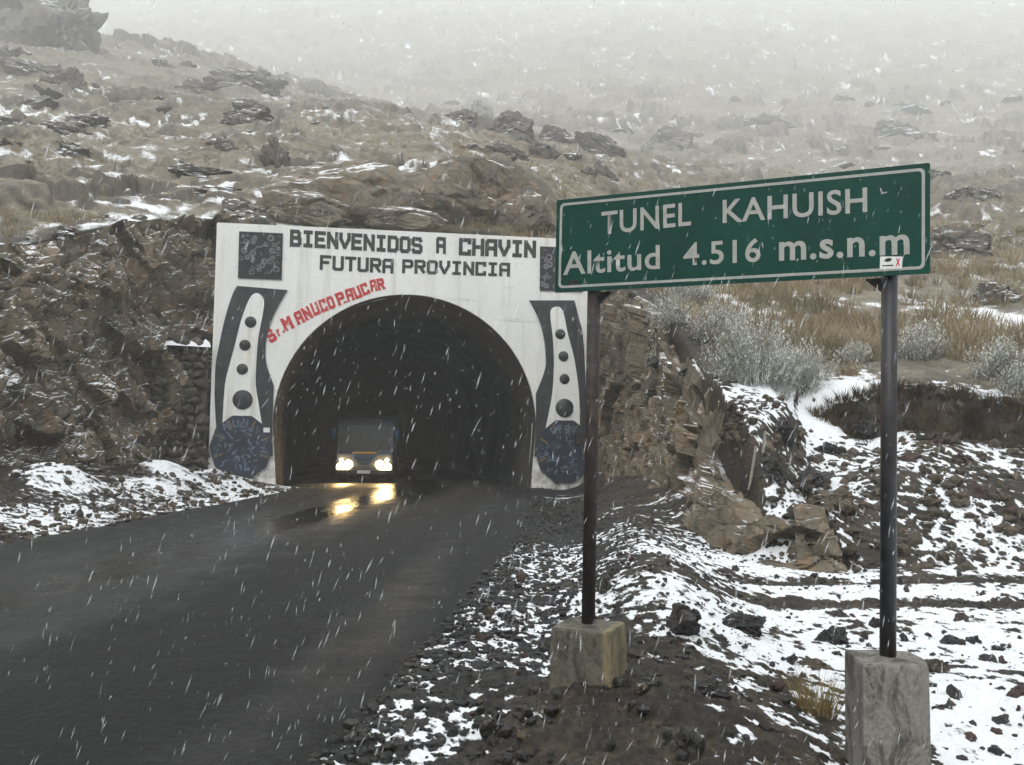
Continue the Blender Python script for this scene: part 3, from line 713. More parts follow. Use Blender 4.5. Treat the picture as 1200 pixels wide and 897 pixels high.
# block lettering: strokes on a 4 x 6 grid
GL = {'B': [[(0,0),(0,6),(3,6),(3.6,5.2),(3.6,3.9),(3,3.2),(0,3.2)],[(3,3.2),(4,2.5),(4,.8),(3.3,0),(0,0)]],
 'I': [[(.6,6),(3.4,6)],[(2,6),(2,0)],[(.6,0),(3.4,0)]], 'E': [[(3.8,6),(0,6),(0,0),(3.8,0)],[(0,3.1),(3.1,3.1)]],
 'N': [[(0,0),(0,6)],[(0,6),(4,0)],[(4,0),(4,6)]], 'V': [[(0,6),(0,4),(2,0),(4,4),(4,6)]],
 'D': [[(0,0),(0,6),(3,6),(4,5),(4,1),(3,0),(0,0)]], 'O': [[(0.7,0),(0,.8),(0,5.2),(.7,6),(3.3,6),(4,5.2),(4,.8),(3.3,0),(.7,0)]],
 'S': [[(4,5),(3.4,6),(.6,6),(0,5.2),(0,3.8),(.7,3.1),(3.3,3.0),(4,2.2),(4,.8),(3.3,0),(.6,0),(0,1)]],
 'A': [[(0,0),(0,5.2),(.7,6),(4,6),(4,0)],[(0,2.7),(4,2.7)]], 'C': [[(4,6),(0,6),(0,0),(4,0)],[(4,0),(4,1)],[(4,6),(4,5)]],
 'H': [[(0,0),(0,6)],[(4,0),(4,6)],[(0,3.1),(4,3.1)]], 'F': [[(4,6),(0,6),(0,0)],[(0,3.1),(3,3.1)]],
 'U': [[(0,6),(0,.7),(.7,0),(3.3,0),(4,.7),(4,6)]], 'T': [[(0,6),(4,6)],[(2,6),(2,0)]],
 'R': [[(0,0),(0,6),(3.3,6),(4,5.2),(4,3.7),(3.3,3),(0,3)],[(1.9,3),(4,0)]], 'P': [[(0,0),(0,6),(3.3,6),(4,5.2),(4,3.6),(3.3,2.9),(0,2.9)]],
 'M': [[(0,0),(0,6)],[(0,6),(2,2.6)],[(2,2.6),(4,6)],[(4,6),(4,0)]], 'r': [[(0,0),(0,3.4)],[(0,2.4),(1,3.4),(2,3.4)]], '.': [[(0,.2),(.35,.2)]]}
def letter(bm, ch, fn, sw, n0, n1):
    k = 0
    for line in GL[ch]:
        for (x0, y0), (x1, y1) in zip(line[:-1], line[1:]):
            l = math.hypot(x1 - x0, y1 - y0); dx, dy = (x1 - x0) / l * sw / 2, (y1 - y0) / l * sw / 2
            c = 0.55 if abs(dx) > 1e-6 and abs(dy) > 1e-6 else 0.98
            q = [(x0 - dx * c + dy, y0 - dy * c - dx), (x1 + dx * c + dy, y1 + dy * c - dx), (x1 + dx * c - dy, y1 + dy * c + dx), (x0 - dx * c - dy, y0 - dy * c + dx)]
            prism(bm, [fn(*p) for p in q], n0, n1 + k * 0.0006, lf); k += 1
def word(text, p00, p10, p01, sw, mat, adv):
    sw *= 1.2      # pixel corners: baseline start, baseline end, top start
    A = Vector(pp(*p00)); B = Vector(pp(*p10)); T = Vector(pp(*p01)); ux = B - A; uy = T - A
    adv = 6.1; total = adv * (len(text) - 1) + 4 + sw
    bm = bmesh.new()
    for i, ch in enumerate(text):
        if ch == ' ': continue
        def fn(x, y, i=i): 
            q = A + ux * ((i * adv + x + sw / 2) / total) + uy * ((y + sw / 2) / (6 + sw)); return (q.x, q.y)
        letter(bm, ch, fn, sw, -0.01, 0.012)
    bmesh.ops.recalc_face_normals(bm, faces=bm.faces[:])
    return bm_obj('lettering', bm, mat, portal)
word('BIENVENIDOS', (339.5, 289), (495, 298), (340, 269), 1.45, M['letter'], 1)['label'] = 'dark word BIENVENIDOS'
word('A', (511, 297), (522.5, 298), (511, 277.5), 1.45, M['letter'], 1)['label'] = 'dark letter A'
word('CHAVIN', (537.5, 299.5), (628, 302.5), (538, 279), 1.45, M['letter'], 1)['label'] = 'dark word CHAVIN'
word('FUTURA', (374.5, 316.5), (461, 321), (375, 299), 1.3, M['letter'], 1)['label'] = 'dark word FUTURA'
word('PROVINCIA', (471, 320.5), (597.5, 324.5), (471.5, 304), 1.3, M['letter'], 1)['label'] = 'dark word PROVINCIA'
# red stencilled name following the arch
def arc_word(text, seq, mat=None, n0=-0.01, n1=0.012, sw=1.9, par=None):
    bm = bmesh.new()
    for ch, (x, y, h, w, ang) in zip(text, seq):
        A = Vector(pp(x, y)); s = abs(pp(x + 1, y)[0] - A.x); ca, sa = math.cos(ang), math.sin(ang); hh = h * s / 7.2; ww = w * s / 5.4
        def fn(a, b): return (A.x + ca * a * ww - sa * b * hh, A.y + sa * a * ww + ca * b * hh)
        letter(bm, ch, fn, sw, n0, n1)
        if mat is None and ch in 'MANUPRC':                                    # slab feet
            for fx in (0, 4):
                prism(bm, [fn(fx - 1.15, -0.7), fn(fx + 1.15, -0.7), fn(fx + 1.15, 0.5), fn(fx - 1.15, 0.5)], -0.01, 0.016, lf)
    bmesh.ops.recalc_face_normals(bm, faces=bm.faces[:])
    return bm_obj('lettering', bm, mat or M['red'], par or portal)
seq = []
pos = [(317.5, 400.5, 15), (327, 393, 12), (332.5, 389.5, 12), (335.5, 386.5, 15), (350, 379, 14.5), (359.5, 374, 14.5), (369, 368.5, 14.5), (378, 364.5, 14), (387, 361, 14), (398, 356.5, 14), (408.5, 352, 14), (418, 349, 13.5), (427, 345, 13), (436, 340.5, 13), (444.5, 339, 13), (454, 337, 13)]
txt = 'Sr.MANUCOPAUCAR'
for i, ch in enumerate(txt):
    x, y, h = pos[i]; x2, y2, _ = pos[i + 1]
    ang = math.atan2(pos[i][1] - y2, x2 - x) * 0.8 + 0.06
    seq.append((x, y, h, (5.5 if ch == 'r' else 5 if ch == '.' else min(11.0, math.hypot(x2 - x, y2 - y) * 0.80) if ch != 'O' else 7.6), ang))
arc_word(txt, seq)['label'] = 'red stencilled name Sr. MANUCO PAUCAR along the arch'

ems = [o for o in portal.children if o.name.startswith('emblem')]
arc_word('MUN', [(264, 504, 10, 7, 0.35), (274.5, 500.5, 10, 7, 0.15), (285, 499.5, 10, 7, -0.05)], M['scribble'], 0.095, 0.118, 1.1, ems[0])['label'] = 'pale hand-painted letters MUN'
arc_word('VEST', [(646, 509, 9, 6, 0.2), (654, 507, 9, 6, 0.1), (662, 507, 9, 6, -0.05), (670, 508, 9, 6, -0.15)], M['scribble'], 0.095, 0.118, 1.1, ems[1])['label'] = 'pale hand-painted letters VEST'

# carved square panels
def panel(x0, y0, x1, y1, seed):
    a = pp(x0, y1); b = pp(x1, y0)
    pn = prism_obj('carved_panel', [(a[0], a[1]), (b[0], a[1]), (b[0], b[1]), (a[0], b[1])], -0.01, 0.05, lf, M['carving_dark'], portal)
    rnd = random.Random(seed); bm = bmesh.new(); W, H = b[0] - a[0], b[1] - a[1]
    def blob(cx, cy, rx, ry, n=10, rot=0, d=0.022, hole=0.5):
        ri = [(cx + rx * hole * math.cos(t + rot), cy + ry * hole * math.sin(t + rot)) for t in np.linspace(0, 2 * math.pi, n, endpoint=False)]
        ro = [(cx + rx * math.cos(t + rot), cy + ry * math.sin(t + rot)) for t in np.linspace(0, 2 * math.pi, n, endpoint=False)]
        for i in range(n):
            j = (i + 1) % n; prism(bm, [ri[i], ro[i], ro[j], ri[j]], 0.045, 0.05 + d, lf)
    for k in range(46):
        side = rnd.uniform(0.06, 0.94); cx = a[0] + W * side; cy = a[1] + H * rnd.uniform(0.06, 0.94)
        r = rnd.uniform(0.04, 0.085) * W
        cx = min(max(cx, a[0] + r), b[0] - r); cy = min(max(cy, a[1] + r), b[1] - r)
        if rnd.random() < 0.5: blob(cx, cy, r, r, 8, rnd.random(), 0.012 + 0.0004 * k, rnd.choice((0.3, 0.55)))
        else:
            t = rnd.choice((0, math.pi / 2, 0.8, -0.8)); l, w = r * 0.95, r * 0.26
            q = [(cx + math.cos(t) * sx * l - math.sin(t) * sy * w, cy + math.sin(t) * sx * l + math.cos(t) * sy * w) for sx, sy in ((-1, -1), (1, -1), (1, 1), (-1, 1))]
            prism(bm, q, 0.045, 0.062 + 0.0004 * k, lf)
    bmesh.ops.recalc_face_normals(bm, faces=bm.faces[:])
    o = bm_obj('carved_relief', bm, M['carving'], pn); o['kind'] = 'stuff'
panel(279, 274, 331.5, 326, 5); panel(632.5, 291.5, 683, 340.5, 9)
prism_obj('small_plate', px_poly([(309, 501.5), (316.5, 501.5), (316.5, 507), (309, 507)])[::-1], 0.10, 0.13, lf, M['sticker'], portal)
prism_obj('rusty_box', px_poly([(673, 507), (685, 507), (685, 522), (673, 522)])[::-1], 0.10, 0.22, lf, M['rust'], portal)

# ------------------------------------------------------------------ road sign
def sign():
    h = 0.62
    def edge(tp, bp):
        a, b = ray(*tp), ray(*bp); lo, hi = 2, 15
        for _ in range(60):
            m = (lo + hi) / 2
            if (a.z / a.y - b.z / b.y) * m > h: hi = m
            else: lo = m
        return at(*tp, lo), at(*bp, lo)
    TL, BL = edge((649.6, 235), (653, 343)); TR, BR = edge((1090.4, 191), (1089.5, 320.5))
    o = (BL + TL) / 2; e = (BR + TR) / 2; U = (e - o); W = U.length; U.normalize()
    Vv = (Vector((0, 0, 1)) - U * U.z).normalized(); N = Vv.cross(U) * -1
    if N.y > 0: N = -N
    O = o - Vv * h / 2
    def fr(u, v, n): return O + U * u + Vv * v + N * n
    def sp(px, py):
        r = ray(px, py); c = Vector((0, 0, EYE)); k = (O - c).dot(N) / r.dot(N); q = c + r * k - O
        return q.dot(U), q.dot(Vv)
    root = empty('road_sign', fr(W / 2, 0, 0)); root.location = (fr(W / 2, 0, 0).x, fr(W / 2, 0, 0).y, 0)
    tag(root, 'long green road sign reading TUNEL KAHUISH on two dark steel posts', 'road sign')
    rl = Vector(root.location)
    def lf2(u, v, n): return fr(u, v, n) - rl
    def rnd_rect(u0, v0, u1, v1, r, seg=5):
        out = []
        for cx, cy, a0 in ((u1 - r, v1 - r, 0), (u0 + r, v1 - r, 90), (u0 + r, v0 + r, 180), (u1 - r, v0 + r, 270)):
            for k in range(seg + 1):
                t = math.radians(a0 + 90 * k / seg); out.append((cx + r * math.cos(t), cy + r * math.sin(t)))
        return out
    pan = prism_obj('panel', rnd_rect(0, 0, W, h, 0.012), -0.012, 0.0, lf2, M['sign_green'], root)
    # border line
    i = 0.026; wl_ = 0.0165
    A = rnd_rect(i, i, W - i, h - i, 0.03); B = rnd_rect(i + wl_, i + wl_, W - i - wl_, h - i - wl_, 0.02)
    bm = bmesh.new(); n = len(A)
    for k in range(n):
        j = (k + 1) % n; prism(bm, [A[k], A[j], B[j], B[k]], -0.002, 0.0025, lf2)
    bm_obj('border', bm, M['sign_white'], pan)
    # lettering from the built-in font, fitted to where each word stands
    def txt(s, x0, y0b, x1, y1b, yt, offset, mat=M['sign_white'], lab=None, cap=True):
        cu = bpy.data.curves.new('t', 'FONT'); cu.body = s; cu.size = 1; cu.offset = offset; cu.space_character = 1.06; cu.resolution_u = 4
        ob = bpy.data.objects.new('t', cu); COL.objects.link(ob); bpy.context.view_layer.update()
        me = bpy.data.meshes.new_from_object(ob.evaluated_get(bpy.context.evaluated_depsgraph_get())); bpy.data.objects.remove(ob)
        vs = np.array([v.co[:] for v in me.vertices]); mn, mx = vs.min(0), vs.max(0)
        P0 = Vector(sp(x0, y0b)); P1 = Vector(sp(x1, y1b)); T = Vector(sp(x0, yt))
        base = max(mn[1], -0.02)
        bm = bmesh.new(); bm.from_mesh(me); bpy.data.meshes.remove(me)
        for v in bm.verts:
            a = (v.co.x - mn[0]) / (mx[0] - mn[0]); b = (v.co.y - base) / (mx[1] - base)
            q = P0 + (P1 - P0) * a + (T - P0) * b; v.co = lf2(q.x, q.y, 0.003)
        ob = bm_obj('lettering', bm, mat, pan); ob['label'] = lab or ('pale word ' + s); return ob
    txt('TUNEL', 705, 275.5, 810, 264.5, 249, 0.015)
    txt('KAHUISH', 847, 262, 1016.5, 249, 234.5, 0.015)
    txt('Altitud', 660, 323, 773.5, 315.5, 296, 0.015)
    txt('4.516', 801, 312, 891.5, 307, 285, 0.015)
    txt('m.s.n.m', 913, 306, 1066, 298, 284, 0.022)
    # stickers and a chip in the face
    def quad(name, pts, n, mat, parent, th=0.001): return prism_obj(name, [sp(*p) for p in pts], 0, n, lf2, mat, parent)
    st = quad('sticker', [(1031, 316), (1057, 315), (1057.5, 301), (1031.5, 301)], 0.0042, M['sticker'], pan)
    quad('sticker_print', [(1036, 306.5), (1040, 307.5), (1044, 306.3), (1045.5, 303.5), (1042, 302.6), (1038, 303.6)], 0.0052, M['sticker_black'], st)
    quad('sticker_print', [(1034, 312.5), (1047, 312), (1047, 310.6), (1034, 311.1)], 0.0052, M['sticker_black'], st)
    quad('sticker_cross', [(1049.5, 312.5), (1051, 312.5), (1055, 303.2), (1053.6, 303.2)], 0.0052, M['sticker_red'], st)
    quad('sticker_cross', [(1050, 303.2), (1051.4, 303.2), (1055, 312), (1053.6, 312)], 0.0056, M['sticker_red'], st)
    quad('small_sticker', [(664, 333.5), (678, 332.5), (678, 328.5), (664, 329.5)], 0.0032, M['sticker_black'], pan)
    quad('chip', [(1031, 221), (1033, 228), (1040, 226), (1039.5, 225), (1034.5, 226), (1032.5, 220.5)], 0.0032, M['sign_white'], pan)
    # posts, brackets
    posts = []
    for (tx, ty), (bx, by) in (((691.2, 342), (689.2, 731)), ((1041, 322), (1040.2, 770))):
        u, v = sp(tx, ty); top = fr(u, 0.30, -0.07); d = top.y
        foot = at(bx, by, d - 0.02)
        bm = bmesh.new(); tube(bm, foot - Vector((0, 0, 0.05)) - rl, top - rl, 0.044, 18)
        po = bm_obj('post', bm, M['pipe'] if bx > 900 else M['rust'], root, True)
        po.data.polygons.foreach_set('use_smooth', [len(p.vertices) == 4 for p in po.data.polygons])
        for sgn in ((1,) if bx < 900 else (-1,)):
            bm = bmesh.new()
            q = [(u + sgn * 0.035, -0.002), (u + sgn * 0.125, -0.002), (u + sgn * 0.125, -0.012), (u + sgn * 0.04, -0.085)]
            if sgn < 0: q = q[::-1]
            prism(bm, q, -0.085, -0.06, lf2)
            prism(bm, [(u - 0.13, 0.05), (u + 0.13, 0.05), (u + 0.13, 0.09), (u - 0.13, 0.09)], -0.024, -0.014, lf2)
            bmesh.ops.recalc_face_normals(bm, faces=bm.faces[:]); bm_obj('bracket', bm, M['pipe'], root)
        posts.append(foot)
    return posts
POSTS = sign()
def footing(name, foot, w, dpt, hgt, rot, mat, label, taper=1.08, chip=0.02, cham=0.0):
    bm = bmesh.new(); n = 9
    hw, hd = w / 2, dpt / 2
    c = cham
    prof = [(-hw, -hd), (hw - c, -hd), (hw, -hd + c), (hw, hd), (-hw, hd)] if c else [(-hw, -hd), (hw, -hd), (hw, hd), (-hw, hd)]
    ring = []
    for (ax, ay), (bx, by) in zip(prof, prof[1:] + prof[:1]):
        k = max(2, int(n * math.hypot(bx - ax, by - ay) / w))
        for i in range(k): ring.append((ax + (bx - ax) * i / k, ay + (by - ay) * i / k))
    zs = [-hgt, -hgt * 0.7, -hgt * 0.45, -hgt * 0.2, -0.05, -0.015, 0.0]; V = []
    for z in zs:
        s = 1 + (taper - 1) * (-z / hgt); s *= 0.975 if z == 0.0 else 1
        for x, y in ring: V.append((x * s, y * s, z))
    for s in (0.8, 0.5, 0.2):
        for x, y in ring: V.append((x * s, y * s, 0.008 * (1 - s)))
    V = np.array(V); d = fbm3(V * 9, 4, int(w * 1000)) * chip
    edge = np.exp(-((V[:, 2]) / 0.04) ** 2) * 0.5 + 0.5
    V = V + np.stack([V[:, 0], V[:, 1], np.where(V[:, 2] > -0.03, 0.25, 0.0)], 1) * (d * np.where(V[:, 2] > -0.06, 1.5, 0.4))[:, None]
    m = len(ring); rows = len(zs) + 3
    Fc = [(j * m + i, j * m + (i + 1) % m, (j + 1) * m + (i + 1) % m, (j + 1) * m + i) for j in range(rows - 1) for i in range(m)]
    Fc.append([(rows - 1) * m + i for i in range(m)])
    o = mesh(name, V, Fc, mat, None, False, foot); o.rotation_euler = (0, 0, rot)
    return tag(o, label, 'concrete footing', 'concrete footings of the road sign')
footing('concrete_footing', POSTS[0] + Vector((0.005, -0.01, -0.004)), 0.385, 0.38, 0.62, math.radians(-21), M['block_l'], 'yellow-brown stained concrete footing under the left sign post', 1.05)
footing('concrete_footing', POSTS[1] + Vector((0.0, 0.0, -0.004)), 0.365, 0.36, 0.85, math.radians(-5), M['block_r'], 'tall grey streaked concrete footing under the right sign post', 1.04, 0.03, 0.08)

# ------------------------------------------------------------------ truck coming out of the tunnel
def truck():
    D = 37.0; c = at(427, 545, D)
    root = empty('truck', (c.x, D, 0), (0, 0, math.radians(3)))
    tag(root, 'oncoming truck with lit headlights inside the tunnel mouth', 'truck')
    paint = simple('truck_pale_paint', (0.085, 0.10, 0.13), 0.4, namt=0.2); blue = simple('truck_blue_paint', (0.03, 0.10, 0.24), 0.35)
    darkp = simple('truck_dark_trim', (0.02, 0.02, 0.022), 0.5); chrome = simple('truck_chrome', (0.25, 0.25, 0.25), 0.35, 1.0)
    tyre = simple('tyre_rubber', (0.015, 0.015, 0.015), 0.8); yel = simple('yellow_strip', (0.55, 0.32, 0.03), 0.5)
    gl = NT('windscreen_glass'); glass = gl.set(Base_Color=(0.018, 0.028, 0.026), Roughness=0.25, Specular_IOR_Level=0.35)
    lm = NT('lit_headlamp'); lamp = lm.set(Base_Color=(1, 0.85, 0.6), Emission_Color=(1.0, 0.66, 0.26, 1), Emission_Strength=26.0)
    am = NT('lit_marker_lamp'); amber = am.set(Base_Color=(1, 0.6, 0.2), Emission_Color=(1.0, 0.5, 0.12, 1), Emission_Strength=6.0)
    # cab: side profile (y forward = -), extruded in x
    prof = [(-0.02, 0.42), (-0.08, 0.62), (-0.06, 1.12), (0.06, 1.22), (0.30, 2.28), (0.42, 2.44), (0.7, 2.52), (1.75, 2.52), (1.8, 2.4), (1.8, 0.42)]
    bm = bmesh.new(); a = [bm.verts.new((-1.12, y, z)) for y, z in prof]; b = [bm.verts.new((1.12, y, z)) for y, z in prof]
    bm.faces.new(a); bm.faces.new(b[::-1])
    for i in range(len(prof)): j = (i + 1) % len(prof); bm.faces.new((a[i], b[i], b[j], a[j]))
    bevel(bm, 0.05, 2); cab = bm_obj('cab', bm, paint, root)
    def slope(y0, z0, y1, z1, x0, x1, out, name, mat, par):
        n = Vector((0, -(z1 - z0), (y1 - y0))).normalized()
        bm = bmesh.new(); q = [Vector((x0, y0, z0)), Vector((x1, y0, z0)), Vector((x1 - 0.04 * np.sign(x1), y1, z1)), Vector((x0 - 0.04 * np.sign(x0), y1, z1))]
        f = [bm.verts.new(p + n * out) for p in q]; g = [bm.verts.new(p - n * 0.02) for p in q]
        bm.faces.new(f); bm.faces.new(g[::-1])
        for i in range(4): bm.faces.new((f[i], g[i], g[(i + 1) % 4], f[(i + 1) % 4]))
        bmesh.ops.recalc_face_normals(bm, faces=bm.faces[:]); return bm_obj(name, bm, mat, par)
    ws = slope(0.068, 1.255, 0.298, 2.27, -1.03, 1.03, 0.012, 'windscreen_frame', darkp, cab)
    slope(0.075, 1.285, 0.292, 2.24, -1.0, -0.03, 0.024, 'windscreen_pane', glass, cab)
    slope(0.075, 1.285, 0.292, 2.24, 0.03, 1.0, 0.024, 'windscreen_pane', glass, cab)
    for k, (x, l) in enumerate(((-0.5, 0.7), (0.45, 0.7))):
        bm = bmesh.new(); tube(bm, (x, 0.03, 1.27), (x + 0.35, 0.12, 1.75), 0.012, 6); bm_obj('wiper', bm, darkp, cab)
    bm = bmesh.new(); box(bm, -0.48, 0.48, -0.085, 0.0, 1.13, 1.20); bevel(bm, 0.012); bm_obj('yellow_strip', bm, yel, cab)
    # grille with bowed blue bars
    for k in range(4):
        bm = bmesh.new(); pts = []
        for i in range(13):
            t = i / 12 - 0.5; pts.append((t * (1.05 - 0.12 * k), 0.78 - 0.085 * k + 0.62 * t * t + 0.16))
        for (x0, z0), (x1, z1) in zip(pts[:-1], pts[1:]):
            vs = [bm.verts.new(p) for p in ((x0, -0.095, z0), (x1, -0.095, z1), (x1, -0.095, z1 + 0.045), (x0, -0.095, z0 + 0.045))]
            ws_ = [bm.verts.new((v.co.x, -0.05, v.co.z)) for v in vs]
            bm.faces.new(vs); bm.faces.new(ws_[::-1])
            for i in range(4): bm.faces.new((vs[i], ws_[i], ws_[(i + 1) % 4], vs[(i + 1) % 4]))
        bm_obj('grille_bar', bm, blue if k % 2 == 0 else darkp, cab)
    bm = bmesh.new(); box(bm, -1.16, 1.16, -0.22, 0.05, 0.30, 0.50); bevel(bm, 0.04); bumper = bm_obj('bumper', bm, darkp, root)
    bm = bmesh.new(); box(bm, -0.26, 0.26, -0.245, -0.22, 0.34, 0.47); bevel(bm, 0.006); bm_obj('licence_plate', bm, M['sticker'], bumper)
    for s in (-1, 1):
        hb = bmesh.new(); box(hb, s * 0.80 - 0.34, s * 0.80 + 0.34, -0.115, -0.05, 0.50, 0.86); bevel(hb, 0.02); house = bm_obj('headlight_housing', hb, chrome, cab)
        for x, z, r in ((0.62, 0.70, 0.165), (0.93, 0.60, 0.155), (0.74, 0.53, 0.13), (0.90, 0.86, 0.07)):
            bm = bmesh.new(); m = r > 0.06
            ret = bmesh.ops.create_uvsphere(bm, u_segments=16, v_segments=8, radius=r)
            bmesh.ops.scale(bm, vec=(1, 0.35, 1), verts=bm.verts[:]); bmesh.ops.translate(bm, vec=(s * x, -0.125, z), verts=bm.verts[:])
            bm_obj('headlight' if m else 'marker_lamp', bm, lamp if m else amber, house, True)
        bm = bmesh.new(); box(bm, s * 1.28 - 0.06, s * 1.28 + 0.06, 0.02, 0.14, 1.72, 2.10); bevel(bm, 0.03); mr = bm_obj('mirror', bm, blue, cab)
        bm = bmesh.new(); tube(bm, (s * 1.1, 0.2, 2.15), (s * 1.28, 0.1, 2.08), 0.015, 6); bm_obj('mirror_arm', bm, darkp, mr)
        bm = bmesh.new(); tube(bm, (s * 1.1, 0.2, 1.6), (s * 1.28, 0.1, 1.74), 0.015, 6); bm_obj('mirror_arm', bm, darkp, mr)
        for y in (0.95, 4.6):
            bm = bmesh.new(); tube(bm, (s * 0.80, y, 0.45), (s * 1.10, y, 0.45), 0.45, 28); bevel(bm, 0.03, 1); wh = bm_obj('wheel', bm, tyre, root, True)
            bm = bmesh.new(); tube(bm, (s * 1.08, y, 0.45), (s * 1.115, y, 0.45), 0.24, 20); bm_obj('rim', bm, chrome, wh)
        sp = bpy.data.lights.new('headlamp_beam', 'SPOT'); sp.energy = 14; sp.specular_factor = 0.3; sp.color = (1.0, 0.70, 0.36); sp.spot_size = math.radians(40); sp.spot_blend = 0.8; sp.shadow_soft_size = 0.12
        so = bpy.data.objects.new('headlamp_beam', sp); link(so, root); so.location = (s * 0.78, -0.24, 0.64); so.rotation_euler = (math.radians(84), 0, math.radians(180)); so.rotation_euler = Vector((0, 1, 0.10)).to_track_quat('Z', 'Y').to_euler()
    bm = bmesh.new(); box(bm, -1.2, 1.2, 2.0, 7.0, 0.95, 2.72); bevel(bm, 0.03); bm_obj('cargo_box', bm, simple('cargo_dark', (0.022, 0.025, 0.028), 0.7), root)
    bm = bmesh.new(); box(bm, -0.45, 0.45, 0.3, 7.0, 0.55, 0.75); bm_obj('chassis', bm, darkp, root)
truck()

# ------------------------------------------------------------------ rocks
def rock_mesh(name, seed, sub, squash=0.7, rough=1.0):
    bm = bmesh.new(); bmesh.ops.create_icosphere(bm, subdivisions=sub, radius=1.0)
    V = np.array([v.co[:] for v in bm.verts]); q = V * 1.15 + seed * 3.7
    rnd = np.random.default_rng(seed)
    # cut by planes to get faces, then break the surface up
    r = np.full(len(V), 1.25)
    for k in range(11):
        n = rnd.normal(size=3); n /= np.linalg.norm(n); d = rnd.uniform(0.62, 1.0); c = V @ n
        r = np.where(c > 0.05, np.minimum(r, d / np.maximum(c, 0.05)), r)
    if sub > 2:
        b, e = blocks(q * 1.3, seed); b2, e2 = blocks(q * 3.4, seed + 9)
        r = r * (1 + rough * (0.30 * b + 0.12 * b2 + 0.10 * fbm3(q * 3, 4, seed) - 0.06 * np.exp(-e * 12)))
    else: r = r * (1 + 0.14 * fbm3(q * 1.7, 2, seed))
    V = V * r[:, None] * np.array([1, 0.85, squash])
    for v, c in zip(bm.verts, V): v.co = c
    me = bpy.data.meshes.new(name); bm.to_mesh(me); bm.free(); return me
BIGR = [rock_mesh('outcrop', 11 + k, 5, (0.55, 0.7, 0.5, 0.8, 0.6, 0.65)[k]) for k in range(6)]
SLABR = [rock_mesh('slab', 90 + k, 5, 0.5, 0.45) for k in range(3)]
SMALLR = [rock_mesh('stone', 40 + k, 3, (0.6, 0.5, 0.75, 0.45, 0.65)[k]) for k in range(5)]
_mc = {}
def with_mat(me, mat):
    k = (me.name, mat.name)
    if k not in _mc:
        m2 = me.copy(); m2.materials.clear(); m2.materials.append(mat); _mc[k] = m2
    return _mc[k]
def put_rock(name, me, mat, p, s, rot, label, cat, group):
    o = bpy.data.objects.new(name, with_mat(me, mat)); o.location = p; o.scale = s; o.rotation_euler = rot
    link(o); return tag(o, label, cat, group)

